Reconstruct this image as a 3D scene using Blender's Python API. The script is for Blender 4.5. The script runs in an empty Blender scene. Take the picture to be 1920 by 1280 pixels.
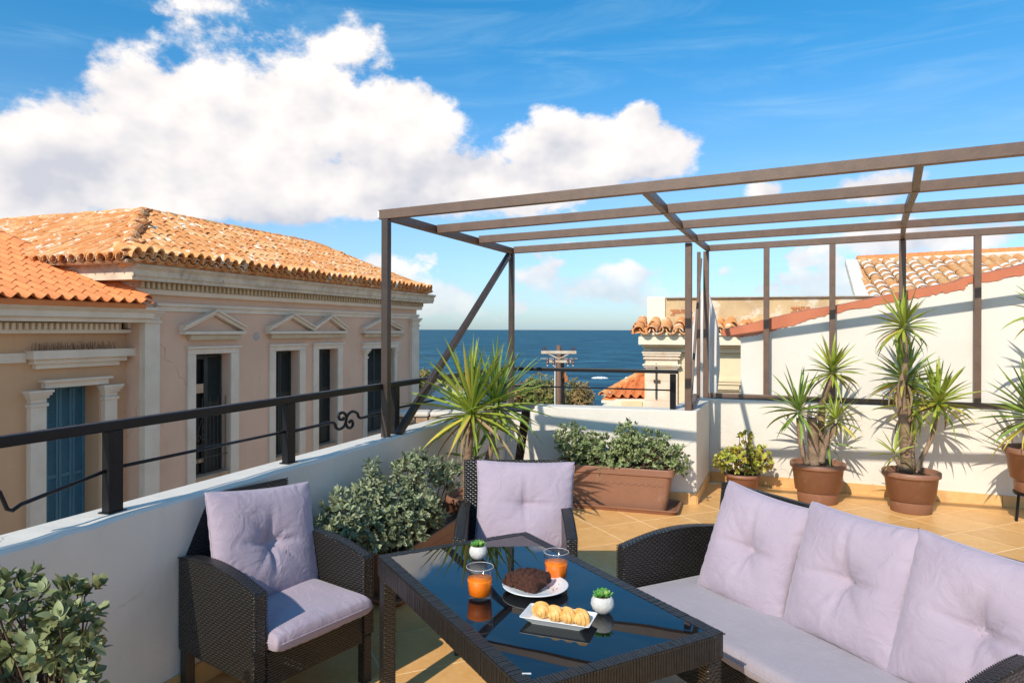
import bpy, math, random
import numpy as np
from mathutils import Vector, Matrix
random.seed(7); rng = np.random.default_rng(7)
R = math.radians
sc = bpy.context.scene
COL = sc.collection

# ------------------------------------------------------------------ camera
EYE = 1.6; F = 1300.0; HZ = 618.0
cd = bpy.data.cameras.new('camera'); cam = bpy.data.objects.new('camera', cd); COL.objects.link(cam)
cam.location = (0, 0, EYE); cam.rotation_euler = (R(90), R(-0.15), 0)
cd.lens = 36 * F / 1920; cd.sensor_width = 36; cd.shift_y = -22 / 1920
cd.clip_start = 0.05; cd.clip_end = 60000
sc.camera = cam

# ------------------------------------------------------------------ light
SUN_AZ, SUN_EL = 31.0, 36.3           # azimuth the light travels towards (from +Y, clockwise), elevation
sd = bpy.data.lights.new('sun', 'SUN'); sun = bpy.data.objects.new('sun', sd); COL.objects.link(sun)
tv = Vector((math.sin(R(SUN_AZ)) * math.cos(R(SUN_EL)), math.cos(R(SUN_AZ)) * math.cos(R(SUN_EL)), -math.sin(R(SUN_EL))))
sun.rotation_euler = tv.to_track_quat('-Z', 'Y').to_euler()
sun.location = (-10, -10, 20)
sd.energy = 4.4; sd.angle = R(0.5); sd.color = (1.0, 0.91, 0.77)

# ------------------------------------------------------------------ world: Nishita sky + clouds
world = bpy.data.worlds.new('World'); sc.world = world; world.use_nodes = True
wn = world.node_tree; wn.nodes.clear()
def N(nt, t, **kw):
    n = nt.nodes.new(t)
    for k, v in kw.items():
        if k == 'inp':
            for i, val in v.items(): n.inputs[i].default_value = val
        else: setattr(n, k, v)
    return n
def MA(nt, op, a, b=None, c=None, clamp=False):
    n = nt.nodes.new('ShaderNodeMath'); n.operation = op; n.use_clamp = clamp
    for i, x in enumerate((a, b, c)):
        if x is None: continue
        if isinstance(x, (int, float)): n.inputs[i].default_value = x
        else: nt.links.new(x, n.inputs[i])
    return n.outputs[0]
def MR(nt, v, a, b, c=0.0, d=1.0, smooth=True):
    n = nt.nodes.new('ShaderNodeMapRange'); n.interpolation_type = 'SMOOTHSTEP' if smooth else 'LINEAR'
    nt.links.new(v, n.inputs[0])
    for i, x in zip((1, 2, 3, 4), (a, b, c, d)): n.inputs[i].default_value = x
    return n.outputs[0]
def MIX(nt, fac, a, b, mode='MIX'):
    n = nt.nodes.new('ShaderNodeMix'); n.data_type = 'RGBA'; n.blend_type = mode
    if isinstance(fac, (int, float)): n.inputs[0].default_value = fac
    else: nt.links.new(fac, n.inputs[0])
    for i, x in ((6, a), (7, b)):
        if isinstance(x, (tuple, list)): n.inputs[i].default_value = (*x[:3], 1)
        else: nt.links.new(x, n.inputs[i])
    return n.outputs[2]
sky = N(wn, 'ShaderNodeTexSky', sky_type='NISHITA', sun_disc=False, sun_elevation=R(SUN_EL), sun_rotation=R(180 + SUN_AZ))
sky.air_density = 1.0; sky.dust_density = 0.6; sky.ozone_density = 2.5; sky.altitude = 10
tc = N(wn, 'ShaderNodeTexCoord')
sep = N(wn, 'ShaderNodeSeparateXYZ'); wn.links.new(tc.outputs['Generated'], sep.inputs[0])
AZ = MA(wn, 'ARCTAN2', sep.outputs[0], sep.outputs[1])
EL = MA(wn, 'ARCSINE', sep.outputs[2])
# noise lives in (azimuth, elevation) space, slightly flattened
cmb = N(wn, 'ShaderNodeCombineXYZ'); wn.links.new(AZ, cmb.inputs[0]); wn.links.new(MA(wn, 'MULTIPLY', EL, 1.35), cmb.inputs[1])
def wnoise(scale, detail=9, rough=.55, off=(0, 0, 0), dist=0.0, vec=None):
    m = N(wn, 'ShaderNodeMapping'); m.inputs['Location'].default_value = off
    wn.links.new(vec or cmb.outputs[0], m.inputs[0])
    n = N(wn, 'ShaderNodeTexNoise', inp={'Scale': scale, 'Detail': detail, 'Roughness': rough, 'Distortion': dist})
    wn.links.new(m.outputs[0], n.inputs['Vector']); return n.outputs[0]
def blob(px, py, rx, ry, k=1.0):      # a cloud mass: centre and size given in photo pixels, turned into angles
    x, y = (px - 960) / F, (HZ - py) / F
    a0 = math.atan(x); e0 = math.atan(y * math.cos(a0))
    ra = rx / F * math.cos(a0) ** 2; re = ry / F * math.cos(a0)
    da = MA(wn, 'DIVIDE', MA(wn, 'SUBTRACT', AZ, a0), ra)
    de = MA(wn, 'DIVIDE', MA(wn, 'SUBTRACT', EL, e0), re)
    d = MA(wn, 'SQRT', MA(wn, 'ADD', MA(wn, 'MULTIPLY', da, da), MA(wn, 'MULTIPLY', de, de)))
    return MA(wn, 'MULTIPLY', MA(wn, 'SUBTRACT', 1.0, d), k)
field = None
for b in ((20, 330, 260, 135), (200, 300, 200, 130), (270, 225, 150, 130), (420, 230, 190, 130), (560, 230, 140, 135), (720, 255, 170, 95), (430, 330, 440, 95),
          (820, 330, 250, 60), (1080, 290, 180, 85), (1190, 285, 140, 60), (1195, 235, 50, 40), (700, 372, 300, 45), (230, 370, 260, 45), (60, 385, 180, 45), (960, 350, 200, 60),
          (385, 85, 95, 60, .30), (365, 8, 120, 34, .26), (610, 88, 110, 42, .24), (760, 195, 110, 45, .7),
          (1440, 355, 40, 20, .5), (1640, 352, 110, 32, .55), (1130, 545, 150, 42, .42), (1190, 515, 80, 30, .42), (1010, 520, 60, 28, .42),
          (830, 560, 120, 34, .34), (720, 500, 50, 30, .36), (1750, 440, 260, 42, .5), (1560, 560, 90, 22, .3)):
    f = blob(*b)
    field = f if field is None else MA(wn, 'SMOOTH_MAX', field, f, 0.12)
n1 = wnoise(7.0, 15, .62, dist=.0)
# unseen cumulus of the same kind, cover raised to neutralise ambient light
gen = MA(wn, 'SUBTRACT', wnoise(2.2, 3, .5, off=(3.1, 1.7, 0)), 0.53)
band = MR(wn, MA(wn, 'ABSOLUTE', AZ), 0.72, 0.95)
gen = MA(wn, 'SUBTRACT', MA(wn, 'MULTIPLY', gen, 4.0), MA(wn, 'MULTIPLY', MA(wn, 'SUBTRACT', 1.0, band), 3.0))
gen = MA(wn, 'SUBTRACT', gen, MR(wn, EL, 0.6, 1.1, 0, 2))
low = MA(wn, 'MULTIPLY', MA(wn, 'SUBTRACT', wnoise(9, 5, .55, off=(2.2, 6.1, 0)), 0.465), 3.2)
low = MA(wn, 'SUBTRACT', low, MA(wn, 'MULTIPLY', MA(wn, 'ABSOLUTE', MA(wn, 'SUBTRACT', EL, .062)), 9.0))
field = MA(wn, 'MAXIMUM', field, MA(wn, 'MAXIMUM', gen, low))
lump = wnoise(16, 12, .62, off=(5, 2, 0), dist=.0)
dens = MA(wn, 'ADD', field, MA(wn, 'MULTIPLY', MA(wn, 'SUBTRACT', n1, 0.5), 1.8))
dens = MA(wn, 'ADD', dens, MA(wn, 'MULTIPLY', MA(wn, 'SUBTRACT', lump, 0.5), 0.55))
alpha = MR(wn, dens, -0.02, 0.28)
# thin cirrus streaks
st = N(wn, 'ShaderNodeMapping'); st.inputs['Scale'].default_value = (1.2, 6, 1); st.inputs['Rotation'].default_value = (0, 0, R(-14))
wn.links.new(cmb.outputs[0], st.inputs[0])
cir = wnoise(2.6, 8, .6, off=(9, 4, 0), dist=1.2, vec=st.outputs[0])
cirrus = MA(wn, 'MULTIPLY', MR(wn, cir, 0.44, 0.9), 0.36)
# self shading: looking slightly up through the cloud; thicker above = greyer
up = MA(wn, 'SUBTRACT', wnoise(7.0, 4, .5), wnoise(7.0, 4, .5, off=(-.015, .045, 0)))
shade = MA(wn, 'ADD', MA(wn, 'MULTIPLY', up, 3.4), 0.76)
und = MR(wn, EL, 0.13, 0.40)
shade = MA(wn, 'ADD', shade, MA(wn, 'MULTIPLY', MA(wn, 'SUBTRACT', und, 0.5), 0.62))
shade = MA(wn, 'SUBTRACT', shade, MA(wn, 'MULTIPLY', MR(wn, dens, 0.5, 1.5), 0.22))
shade = MA(wn, 'ADD', shade, MA(wn, 'MULTIPLY', MA(wn, 'SUBTRACT', lump, .5), .25), clamp=True)
CLOUD_LO, CLOUD_HI = (4.9, 4.95, 5.45), (8.3, 7.75, 7.35)
ccol = MIX(wn, shade, CLOUD_LO, CLOUD_HI)
# the sky's own colour, deepened a little
tint = MIX(wn, MR(wn, EL, 0.0, 0.14), (.72, .90, 1.16), (.82, 1.04, 1.22))
tint = MIX(wn, MR(wn, EL, 0.10, 0.45), tint, (.25, 1.04, 1.34))
skc = MIX(wn, 1.0, sky.outputs[0], tint, 'MULTIPLY')
c1 = MIX(wn, cirrus, skc, (3.4, 5.4, 7.0))
c2 = MIX(wn, MA(wn, 'MULTIPLY', alpha, MR(wn, EL, 0.02, 0.14, .55, .97)), c1, ccol)
bg = N(wn, 'ShaderNodeBackground', inp={'Strength': 0.13}); wn.links.new(c2, bg.inputs[0])
wo = N(wn, 'ShaderNodeOutputWorld'); wn.links.new(bg.outputs[0], wo.inputs[0])

# ------------------------------------------------------------------ render settings
sc.view_settings.view_transform = 'Standard'; sc.view_settings.look = 'None'
sc.view_settings.exposure = 0.08; sc.view_settings.gamma = 1.0; sc.view_settings.use_curve_mapping = False

# ------------------------------------------------------------------ materials
def mat(name, base, rough=.6, b2=None, ns=6, nd=6, mixlo=.35, mixhi=.7, bump=0.0, bs=60, metal=0.0, spec=.5,
        coord='Position', objvar=0.0, stain=None, ss=1.5, slo=.6, shi=.75, stretch=(1, 1, 1), trans=0.0, sub=0.0, attr=False, crack=0.0, streak=0.0):
    m = bpy.data.materials.new(name); m.use_nodes = True; nt = m.node_tree
    p = nt.nodes['Principled BSDF']
    p.inputs['Roughness'].default_value = rough; p.inputs['Metallic'].default_value = metal
    p.inputs['Specular IOR Level'].default_value = spec
    if coord == 'Position': vec = N(nt, 'ShaderNodeNewGeometry').outputs['Position']
    else: vec = N(nt, 'ShaderNodeTexCoord').outputs[coord]
    mp = N(nt, 'ShaderNodeMapping'); mp.inputs['Scale'].default_value = stretch; nt.links.new(vec, mp.inputs[0]); vec = mp.outputs[0]
    def nz(scale, det=nd, rough_=.6):
        n = N(nt, 'ShaderNodeTexNoise', inp={'Scale': scale, 'Detail': det, 'Roughness': rough_}); nt.links.new(vec, n.inputs['Vector']); return n.outputs[0]
    col = None
    if b2 is None: b2 = tuple(c * .82 for c in base)
    col = MIX(nt, MR(nt, nz(ns), mixlo, mixhi), base, b2)
    if stain is not None: col = MIX(nt, MR(nt, nz(ss, 10, .7), slo, shi), col, stain)
    if streak:
        m2 = N(nt, 'ShaderNodeMapping'); m2.inputs['Scale'].default_value = (1, 1, .09); nt.links.new(vec, m2.inputs[0])
        n_s = N(nt, 'ShaderNodeTexNoise', inp={'Scale': 9, 'Detail': 8, 'Roughness': .7}); nt.links.new(m2.outputs[0], n_s.inputs['Vector'])
        col = MIX(nt, MR(nt, n_s.outputs[0], .56, .80, 0, streak), col, tuple(c * .55 for c in base))
    if crack:
        nn = N(nt, 'ShaderNodeTexNoise', inp={'Scale': 3.0, 'Detail': 6}); nt.links.new(vec, nn.inputs['Vector'])
        va = N(nt, 'ShaderNodeVectorMath', operation='MULTIPLY_ADD'); nt.links.new(nn.outputs['Color'], va.inputs[0]); va.inputs[1].default_value = (.45, .45, .45); nt.links.new(vec, va.inputs[2])
        vo = N(nt, 'ShaderNodeTexVoronoi', feature='DISTANCE_TO_EDGE', inp={'Scale': crack}); nt.links.new(va.outputs[0], vo.inputs['Vector'])
        ln = MA(nt, 'MULTIPLY', MR(nt, vo.outputs['Distance'], .0, .006, 1, 0), MR(nt, nz(1.1, 3), .52, .60))
        col = MIX(nt, MA(nt, 'MULTIPLY', ln, .55), col, tuple(c * .35 for c in base))
    if objvar:
        oi = N(nt, 'ShaderNodeObjectInfo')
        hs = N(nt, 'ShaderNodeHueSaturation'); nt.links.new(col, hs.inputs['Color'])
        nt.links.new(MR(nt, oi.outputs['Random'], 0, 1, 1 - objvar, 1 + objvar, False), hs.inputs['Value']); col = hs.outputs[0]
    if attr:
        at = N(nt, 'ShaderNodeAttribute', attribute_name='tone')
        hs = N(nt, 'ShaderNodeHueSaturation'); nt.links.new(col, hs.inputs['Color'])
        nt.links.new(MR(nt, at.outputs['Fac'], 0, 1, .6, 1.55, False), hs.inputs['Value'])
        nt.links.new(MR(nt, at.outputs['Fac'], 0, 1, .51, .49, False), hs.inputs['Hue']); col = hs.outputs[0]
    nt.links.new(col, p.inputs['Base Color'])
    if bump:
        b = N(nt, 'ShaderNodeBump', inp={'Strength': bump, 'Distance': .01}); nt.links.new(nz(bs, 8, .65), b.inputs['Height']); nt.links.new(b.outputs[0], p.inputs['Normal'])
    if trans:
        tr = N(nt, 'ShaderNodeBsdfTranslucent'); nt.links.new(col, tr.inputs[0])
        mx = N(nt, 'ShaderNodeMixShader', inp={0: trans}); nt.links.new(p.outputs[0], mx.inputs[1]); nt.links.new(tr.outputs[0], mx.inputs[2])
        nt.links.new(mx.outputs[0], nt.nodes['Material Output'].inputs[0])
    return m

M = {}
M['white'] = mat('white plaster', (.71, .66, .59), .8, (.67, .62, .55), ns=2.5, bump=.45, bs=14, stain=(.54, .49, .42), ss=3, slo=.62, shi=.85, crack=.8, streak=.28)
M['white2'] = mat('white plaster weathered', (.72, .675, .62), .85, (.67, .625, .57), ns=1.4, bump=.4, bs=8, stain=(.55, .5, .44), ss=2.2, slo=.62, shi=.9, streak=.25)
M['grout'] = mat('grout', (.90, .74, .48), .9)
M['tile'] = mat('floor tile', (.775, .425, .155), .36, (.70, .365, .12), ns=7, objvar=.06, stain=(.78, .49, .22), ss=22, slo=.45, shi=.75, spec=.4)
M['skirt'] = mat('skirting tile', (.70, .42, .17), .4, (.62, .35, .13), ns=14, objvar=.08)
M['pergola'] = mat('brown painted steel', (.135, .077, .051), .45, (.105, .06, .041), ns=12, bump=.1, bs=90, stain=(.2, .14, .1), ss=25, slo=.62, shi=.8, spec=.6)
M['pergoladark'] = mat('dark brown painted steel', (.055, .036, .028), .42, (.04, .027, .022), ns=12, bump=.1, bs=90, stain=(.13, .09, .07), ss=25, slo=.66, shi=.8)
M['railing'] = mat('black painted steel', (.006, .006, .008), .42, (.010, .009, .010), ns=14, bump=.15, bs=120, stain=(.05, .047, .045), ss=30, slo=.74, shi=.82, spec=.3)
M['pink'] = mat('pink facade plaster', (.765, .495, .345), .9, (.695, .445, .305), ns=1.2, bump=.35, bs=25, crack=.45, streak=.3, stain=(.62, .52, .43), ss=1.9, slo=.66, shi=.72)
M['ochre'] = mat('ochre facade plaster', (.66, .39, .215), .9, (.61, .35, .19), ns=.9, bump=.2, bs=25, streak=.3, stain=(.42, .25, .15), ss=2.5, slo=.6, shi=.9)
M['trim'] = mat('cream trim', (.79, .65, .51), .85, (.71, .575, .44), ns=2.5, bump=.3, bs=30, streak=.35, stain=(.45, .37, .3), ss=4, slo=.62, shi=.78)
M['cornice'] = mat('weathered cornice', (.72, .59, .44), .9, (.55, .43, .32), ns=3.5, bump=.6, bs=25, stain=(.28, .22, .17), ss=5, slo=.55, shi=.72)
M['dentil'] = mat('ochre dentil moulding', (.62, .48, .31), .9, (.52, .38, .24), ns=4, bump=.4, bs=25)
M['sill'] = mat('stone sill', (.55, .38, .24), .9, (.42, .28, .18), ns=5, bump=.5, bs=30)
M['bluewood'] = mat('blue shutter paint', (.075, .19, .25), .65, (.06, .155, .21), ns=6, bump=.3, bs=50, stain=(.02, .03, .035), ss=9, slo=.66, shi=.74, stretch=(1, 1, .35))
M['darkwood'] = mat('dark green shutter paint', (.016, .022, .02), .6, (.028, .03, .026), ns=8, bump=.4, bs=40, stain=(.14, .12, .1), ss=14, slo=.68, shi=.73, stretch=(1, 1, .3))
M['void'] = mat('black panel for unlit room', (.008, .008, .008), .9)  # near-black panel paints the darkness of an unlit interior
M['iron'] = mat('rusty wrought iron', (.045, .038, .034), .6, (.09, .055, .035), ns=20)
M['tilenew'] = mat('new clay roof tile', (.78, .27, .085), .75, (.70, .22, .07), ns=3, objvar=.10, bump=.15, bs=60)
def roofmat(name, a, b, c, w, cell=4.2, lo=.62, hi=.7):
    m = bpy.data.materials.new(name); m.use_nodes = True; nt = m.node_tree; p = nt.nodes['Principled BSDF']
    p.inputs['Roughness'].default_value = .88
    g = N(nt, 'ShaderNodeNewGeometry').outputs['Position']
    v = N(nt, 'ShaderNodeTexVoronoi', inp={'Scale': cell, 'Randomness': 1}); nt.links.new(g, v.inputs['Vector'])
    s = N(nt, 'ShaderNodeSeparateColor'); nt.links.new(v.outputs['Color'], s.inputs[0])
    col = MIX(nt, s.outputs[0], a, b); col = MIX(nt, MR(nt, s.outputs[1], .62, .8), col, c)
    n = N(nt, 'ShaderNodeTexNoise', inp={'Scale': 5.5, 'Detail': 8, 'Roughness': .62}); nt.links.new(g, n.inputs['Vector'])
    col = MIX(nt, MR(nt, n.outputs[0], lo, hi), col, w)
    n2 = N(nt, 'ShaderNodeTexNoise', inp={'Scale': 25, 'Detail': 6}); nt.links.new(g, n2.inputs['Vector'])
    col = MIX(nt, MR(nt, n2.outputs[0], .6, .8, 0, .6), col, (.12, .08, .055))
    nt.links.new(col, p.inputs['Base Color'])
    bp = N(nt, 'ShaderNodeBump', inp={'Strength': .5, 'Distance': .01}); nt.links.new(n2.outputs[0], bp.inputs['Height']); nt.links.new(bp.outputs[0], p.inputs['Normal'])
    return m
M['tileold'] = roofmat('old clay roof tile', (.78, .335, .11), (.68, .27, .09), (.80, .43, .19), (.84, .74, .58), lo=.575, hi=.625)
M['tilepan'] = roofmat('old clay pan tile', (.40, .17, .07), (.32, .14, .06), (.45, .26, .14), (.6, .5, .4))
M['tileright'] = roofmat('buff clay roof tile', (.66, .30, .11), (.62, .35, .15), (.68, .42, .2), (.80, .70, .58), lo=.60, hi=.68)
M['mortar'] = mat('white lime mortar', (.78, .73, .65), .9, (.68, .62, .54), ns=12, bump=.5, bs=30)
M['redcoat'] = mat('red waterproof coating', (.56, .185, .095), .75, (.48, .15, .08), ns=3, bump=.3, bs=14)
M['cream'] = mat('cream stucco', (.74, .62, .42), .85, (.68, .55, .36), ns=2, bump=.35, bs=25, stain=(.5, .38, .22), ss=4, slo=.62, shi=.85)
M['creampale'] = mat('pale cream stucco', (.80, .72, .58), .85, (.74, .66, .5), ns=2, bump=.3, bs=25)
M['marble'] = mat('pinkish marble', (.72, .55, .40), .6, (.76, .66, .54), ns=3.5, bump=.2, bs=25, stain=(.66, .42, .24), ss=4, slo=.5, shi=.75)
M['rubble'] = mat('worn ochre render', (.58, .43, .24), .95, (.47, .34, .2), ns=2.2, bump=.9, bs=16, stain=(.66, .58, .46), ss=2.5, slo=.5, shi=.62)
M['brick'] = mat('exposed brick', (.5, .2, .08), .9, (.4, .15, .06), ns=12, bump=.4, objvar=.15)
M['terracotta'] = mat('terracotta plastic', (.27, .125, .075), .5, (.24, .108, .062), ns=7, bump=.12, bs=70, stain=(.40, .25, .17), ss=7, slo=.52, shi=.85)
M['soil'] = mat('soil', (.05, .03, .018), .95, (.1, .06, .035), ns=40, bump=1, bs=60)
M['bark'] = mat('yucca bark', (.30, .20, .13), .9, (.18, .115, .07), ns=9, bump=1, bs=30, stretch=(1, 1, 2.2))
M['twig'] = mat('woody twig', (.16, .09, .055), .9, (.1, .06, .04), ns=30, bump=.6)
M['yleaf'] = mat('yucca leaf', (.30, .38, .05), .4, (.40, .45, .07), ns=6, trans=.22, objvar=.28, spec=.5)
M['yleaf2'] = mat('yellowing yucca leaf', (.62, .50, .08), .5, (.48, .45, .07), ns=6, trans=.22, objvar=.2)
M['yleafdark'] = mat('deep green yucca leaf', (.19, .30, .06), .4, (.28, .38, .07), ns=6, trans=.2, objvar=.25)
M['ydead'] = mat('dry brown yucca leaf', (.34, .24, .12), .7, (.26, .18, .09), ns=6, trans=.1, objvar=.2)
M['gleaf'] = mat('grey green leaf', (.20, .235, .12), .5, (.31, .335, .20), ns=8, attr=True, trans=.12)
M['bleaf'] = mat('olive green leaf', (.15, .175, .07), .4, (.24, .265, .12), ns=14, attr=True, trans=.12)
M['bleafo'] = mat('olive green single leaf', (.19, .215, .09), .38, (.30, .32, .15), ns=14, objvar=.4, trans=.12)
M['pleaf'] = mat('planter bush leaf', (.19, .245, .09), .5, (.28, .32, .15), ns=8, attr=True, trans=.12)
M['jade'] = mat('yellow green jade leaf', (.36, .42, .06), .4, (.54, .38, .07), ns=9, attr=True, trans=.15)
M['tleaf'] = mat('tamarisk foliage', (.20, .24, .06), .8, (.36, .28, .10), ns=.5, mixlo=.42, mixhi=.58, attr=True, trans=.1)
M['tleaf2'] = mat('tamarisk brown foliage', (.40, .28, .12), .8, (.22, .21, .07), ns=.6, mixlo=.42, mixhi=.6, attr=True, trans=.1)
M['metalgrey'] = mat('pale rusting metal', (.62, .54, .44), .6, (.50, .36, .24), ns=4)
M['wood'] = mat('weathered pole wood', (.20, .11, .07), .9, (.13, .075, .05), ns=6, bump=.4, stretch=(1, 1, .3))
M['insul'] = mat('brown insulator', (.10, .04, .025), .3)
M['canvas'] = mat('white parasol canvas', (.78, .75, .71), .8, (.72, .69, .66), ns=4, bump=.2, bs=30, trans=.1)
M['ceramic'] = mat('white ceramic', (.80, .79, .77), .18, (.78, .77, .75), spec=.6)
M['stonepot'] = mat('rough white pot', (.66, .63, .60), .8, (.56, .53, .5), ns=40, bump=.5, bs=120)
M['succ'] = mat('succulent leaf', (.07, .26, .04), .4, (.14, .36, .06), ns=60, trans=.15, objvar=.15)
M['succ2'] = mat('pale succulent heart', (.38, .52, .14), .4, (.3, .46, .1), ns=60, trans=.15)
M['cake'] = mat('chocolate cake crumb', (.060, .018, .010), .9, (.11, .036, .018), ns=110, bump=1, bs=260, mixlo=.42, mixhi=.6)
M['crust'] = mat('pastry crust', (.68, .34, .08), .5, (.80, .50, .17), ns=55, bump=.2, bs=120, stain=(.55, .24, .06), ss=40, slo=.55, shi=.8)
M['juice'] = mat('orange juice', (.99, .20, .0), .45, (1.0, .235, .004), spec=.25)
M['ledge'] = mat('grey render', (.45, .42, .38), .9, bump=.3)
M['asphalt'] = mat('street paving lightened for bounce', (.36, .31, .25), .9, (.30, .26, .21), bump=.4)  # unseen street, made pale to bounce sunlight onto the pink facade
M['land'] = mat('dry ground', (.28, .22, .14), .95, (.20, .17, .09), ns=.3, bump=.4, bs=3)
M['stone'] = mat('rubble stone', (.30, .20, .13), .9, (.42, .32, .22), ns=4, bump=.7, objvar=.2)
M['foam'] = mat('sea foam', (.85, .88, .9), .7)
M['plasterpale'] = mat('pale roof screed', (.66, .60, .53), .9, (.56, .5, .44), ns=1, bump=.4, bs=12)
M['plastic'] = mat('dark plastic foot', (.02, .02, .02), .4)

def fabric(name, a, b):
    m = bpy.data.materials.new(name); m.use_nodes = True; nt = m.node_tree; p = nt.nodes['Principled BSDF']
    p.inputs['Roughness'].default_value = .85; p.inputs['Specular IOR Level'].default_value = .25
    p.inputs['Sheen Weight'].default_value = .25
    t = N(nt, 'ShaderNodeTexCoord').outputs['Object']
    n = N(nt, 'ShaderNodeTexNoise', inp={'Scale': 6, 'Detail': 6}); nt.links.new(t, n.inputs['Vector'])
    nt.links.new(MIX(nt, MR(nt, n.outputs[0], .35, .7), a, b), p.inputs['Base Color'])
    w = N(nt, 'ShaderNodeTexNoise', inp={'Scale': 700, 'Detail': 2}); nt.links.new(t, w.inputs['Vector'])
    w2 = N(nt, 'ShaderNodeTexNoise', inp={'Scale': 11, 'Detail': 6, 'Roughness': .5, 'Distortion': 1.4}); nt.links.new(t, w2.inputs['Vector'])
    h = MA(nt, 'ADD', MA(nt, 'MULTIPLY', w.outputs[0], .05), w2.outputs[0])
    b_ = N(nt, 'ShaderNodeBump', inp={'Strength': .55, 'Distance': .016}); nt.links.new(h, b_.inputs['Height']); nt.links.new(b_.outputs[0], p.inputs['Normal'])
    return m
M['fabric'] = fabric('lilac cotton', (.395, .322, .39), (.365, .295, .362))
M['fabricgrey'] = fabric('grey lilac seat cotton', (.35, .305, .345), (.325, .285, .32))

def wicker(name, p1=.0105, p2=.029, a=(.003, .0027, .0025), b=(.034, .028, .023)):
    m = bpy.data.materials.new(name); m.use_nodes = True; nt = m.node_tree; p = nt.nodes['Principled BSDF']
    p.inputs['Roughness'].default_value = .30; p.inputs['Specular IOR Level'].default_value = .6
    uv = N(nt, 'ShaderNodeUVMap'); s = N(nt, 'ShaderNodeSeparateXYZ'); nt.links.new(uv.outputs[0], s.inputs[0])
    wob = N(nt, 'ShaderNodeTexNoise', inp={'Scale': 40, 'Detail': 2}); nt.links.new(uv.outputs[0], wob.inputs['Vector'])
    V = MA(nt, 'ADD', MA(nt, 'DIVIDE', s.outputs[1], p1), MA(nt, 'MULTIPLY', wob.outputs[0], .5)); U = MA(nt, 'DIVIDE', s.outputs[0], p2)
    fl = MA(nt, 'FLOOR', V)
    strand = MA(nt, 'ABSOLUTE', MA(nt, 'SINE', MA(nt, 'MULTIPLY', V, math.pi)))
    ov = MA(nt, 'ABSOLUTE', MA(nt, 'SINE', MA(nt, 'MULTIPLY', MA(nt, 'ADD', U, MA(nt, 'MULTIPLY', fl, .5)), math.pi)))
    h = MA(nt, 'MULTIPLY', MA(nt, 'POWER', strand, .5), MA(nt, 'ADD', .25, MA(nt, 'MULTIPLY', MA(nt, 'POWER', ov, .7), .75)))
    nt.links.new(MIX(nt, MR(nt, h, .25, 1.0), a, b), p.inputs['Base Color'])
    bp = N(nt, 'ShaderNodeBump', inp={'Strength': 1.0, 'Distance': .004}); nt.links.new(h, bp.inputs['Height']); nt.links.new(bp.outputs[0], p.inputs['Normal'])
    return m
M['wicker'] = wicker('black brown wicker')
M['wickersolid'] = mat('wicker strand', (.020, .017, .015), .36, (.010, .009, .008), ns=60, bump=.2, bs=200, coord='Object', spec=.55)

def glassmat(name, rough=0.0, col=(1, 1, 1)):
    m = bpy.data.materials.new(name); m.use_nodes = True; nt = m.node_tree; p = nt.nodes['Principled BSDF']
    p.inputs['Base Color'].default_value = (*col, 1); p.inputs['Roughness'].default_value = rough
    p.inputs['Transmission Weight'].default_value = 1; p.inputs['IOR'].default_value = 1.45
    return m
M['glass'] = bpy.data.materials.new('clear glass'); m = M['glass']; m.use_nodes = True; nt = m.node_tree
fr_ = N(nt, 'ShaderNodeLayerWeight', inp={'Blend': .5}); tr_ = N(nt, 'ShaderNodeBsdfTransparent'); tr_.inputs[0].default_value = (.96, .965, .97, 1)
gg_ = N(nt, 'ShaderNodeBsdfGlossy', inp={'Roughness': .02}); mx_ = N(nt, 'ShaderNodeMixShader')
nt.links.new(MA(nt, 'ADD', MA(nt, 'MULTIPLY', MA(nt, 'POWER', fr_.outputs['Facing'], 3.5), .5), .035), mx_.inputs[0]); nt.links.new(tr_.outputs[0], mx_.inputs[1]); nt.links.new(gg_.outputs[0], mx_.inputs[2]); nt.links.new(mx_.outputs[0], nt.nodes['Material Output'].inputs[0])
M['rimhighlight'] = mat('painted rim highlight', (.60, .55, .55), .12, (.5, .46, .47), spec=1.0)  # highlight on the tumbler lip, painted as an opaque pale colour
m = bpy.data.materials.new('black table glass'); m.use_nodes = True; p = m.node_tree.nodes['Principled BSDF']
p.inputs['Base Color'].default_value = (.004, .005, .007, 1); p.inputs['Roughness'].default_value = .015; p.inputs['IOR'].default_value = 1.62
nt = m.node_tree; t = N(nt, 'ShaderNodeTexCoord').outputs['Object']; n = N(nt, 'ShaderNodeTexNoise', inp={'Scale': 2.5, 'Detail': 1}); nt.links.new(t, n.inputs['Vector'])
b_ = N(nt, 'ShaderNodeBump', inp={'Strength': .06, 'Distance': .02}); nt.links.new(n.outputs[0], b_.inputs['Height']); nt.links.new(b_.outputs[0], p.inputs['Normal'])
M['tableglass'] = m
# sea
m = bpy.data.materials.new('sea water'); m.use_nodes = True; nt = m.node_tree; p = nt.nodes['Principled BSDF']
p.inputs['Roughness'].default_value = .22; p.inputs['IOR'].default_value = 1.33; p.inputs['Specular IOR Level'].default_value = .35
g = N(nt, 'ShaderNodeNewGeometry').outputs['Position']
def sn(scale, st, det=6):
    mp = N(nt, 'ShaderNodeMapping'); mp.inputs['Scale'].default_value = st; nt.links.new(g, mp.inputs[0])
    n = N(nt, 'ShaderNodeTexNoise', inp={'Scale': scale, 'Detail': det, 'Roughness': .6, 'Distortion': .3}); nt.links.new(mp.outputs[0], n.inputs['Vector']); return n.outputs[0]
w1 = sn(.16, (.42, 1, 1), 14); w2 = sn(.018, (.22, 1, 1), 10)
col = MIX(nt, MR(nt, w1, .40, .60), (.004, .055, .10), (.035, .165, .235))
col = MIX(nt, MR(nt, w2, .40, .60, 0, .75), col, (.012, .095, .16))
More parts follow.
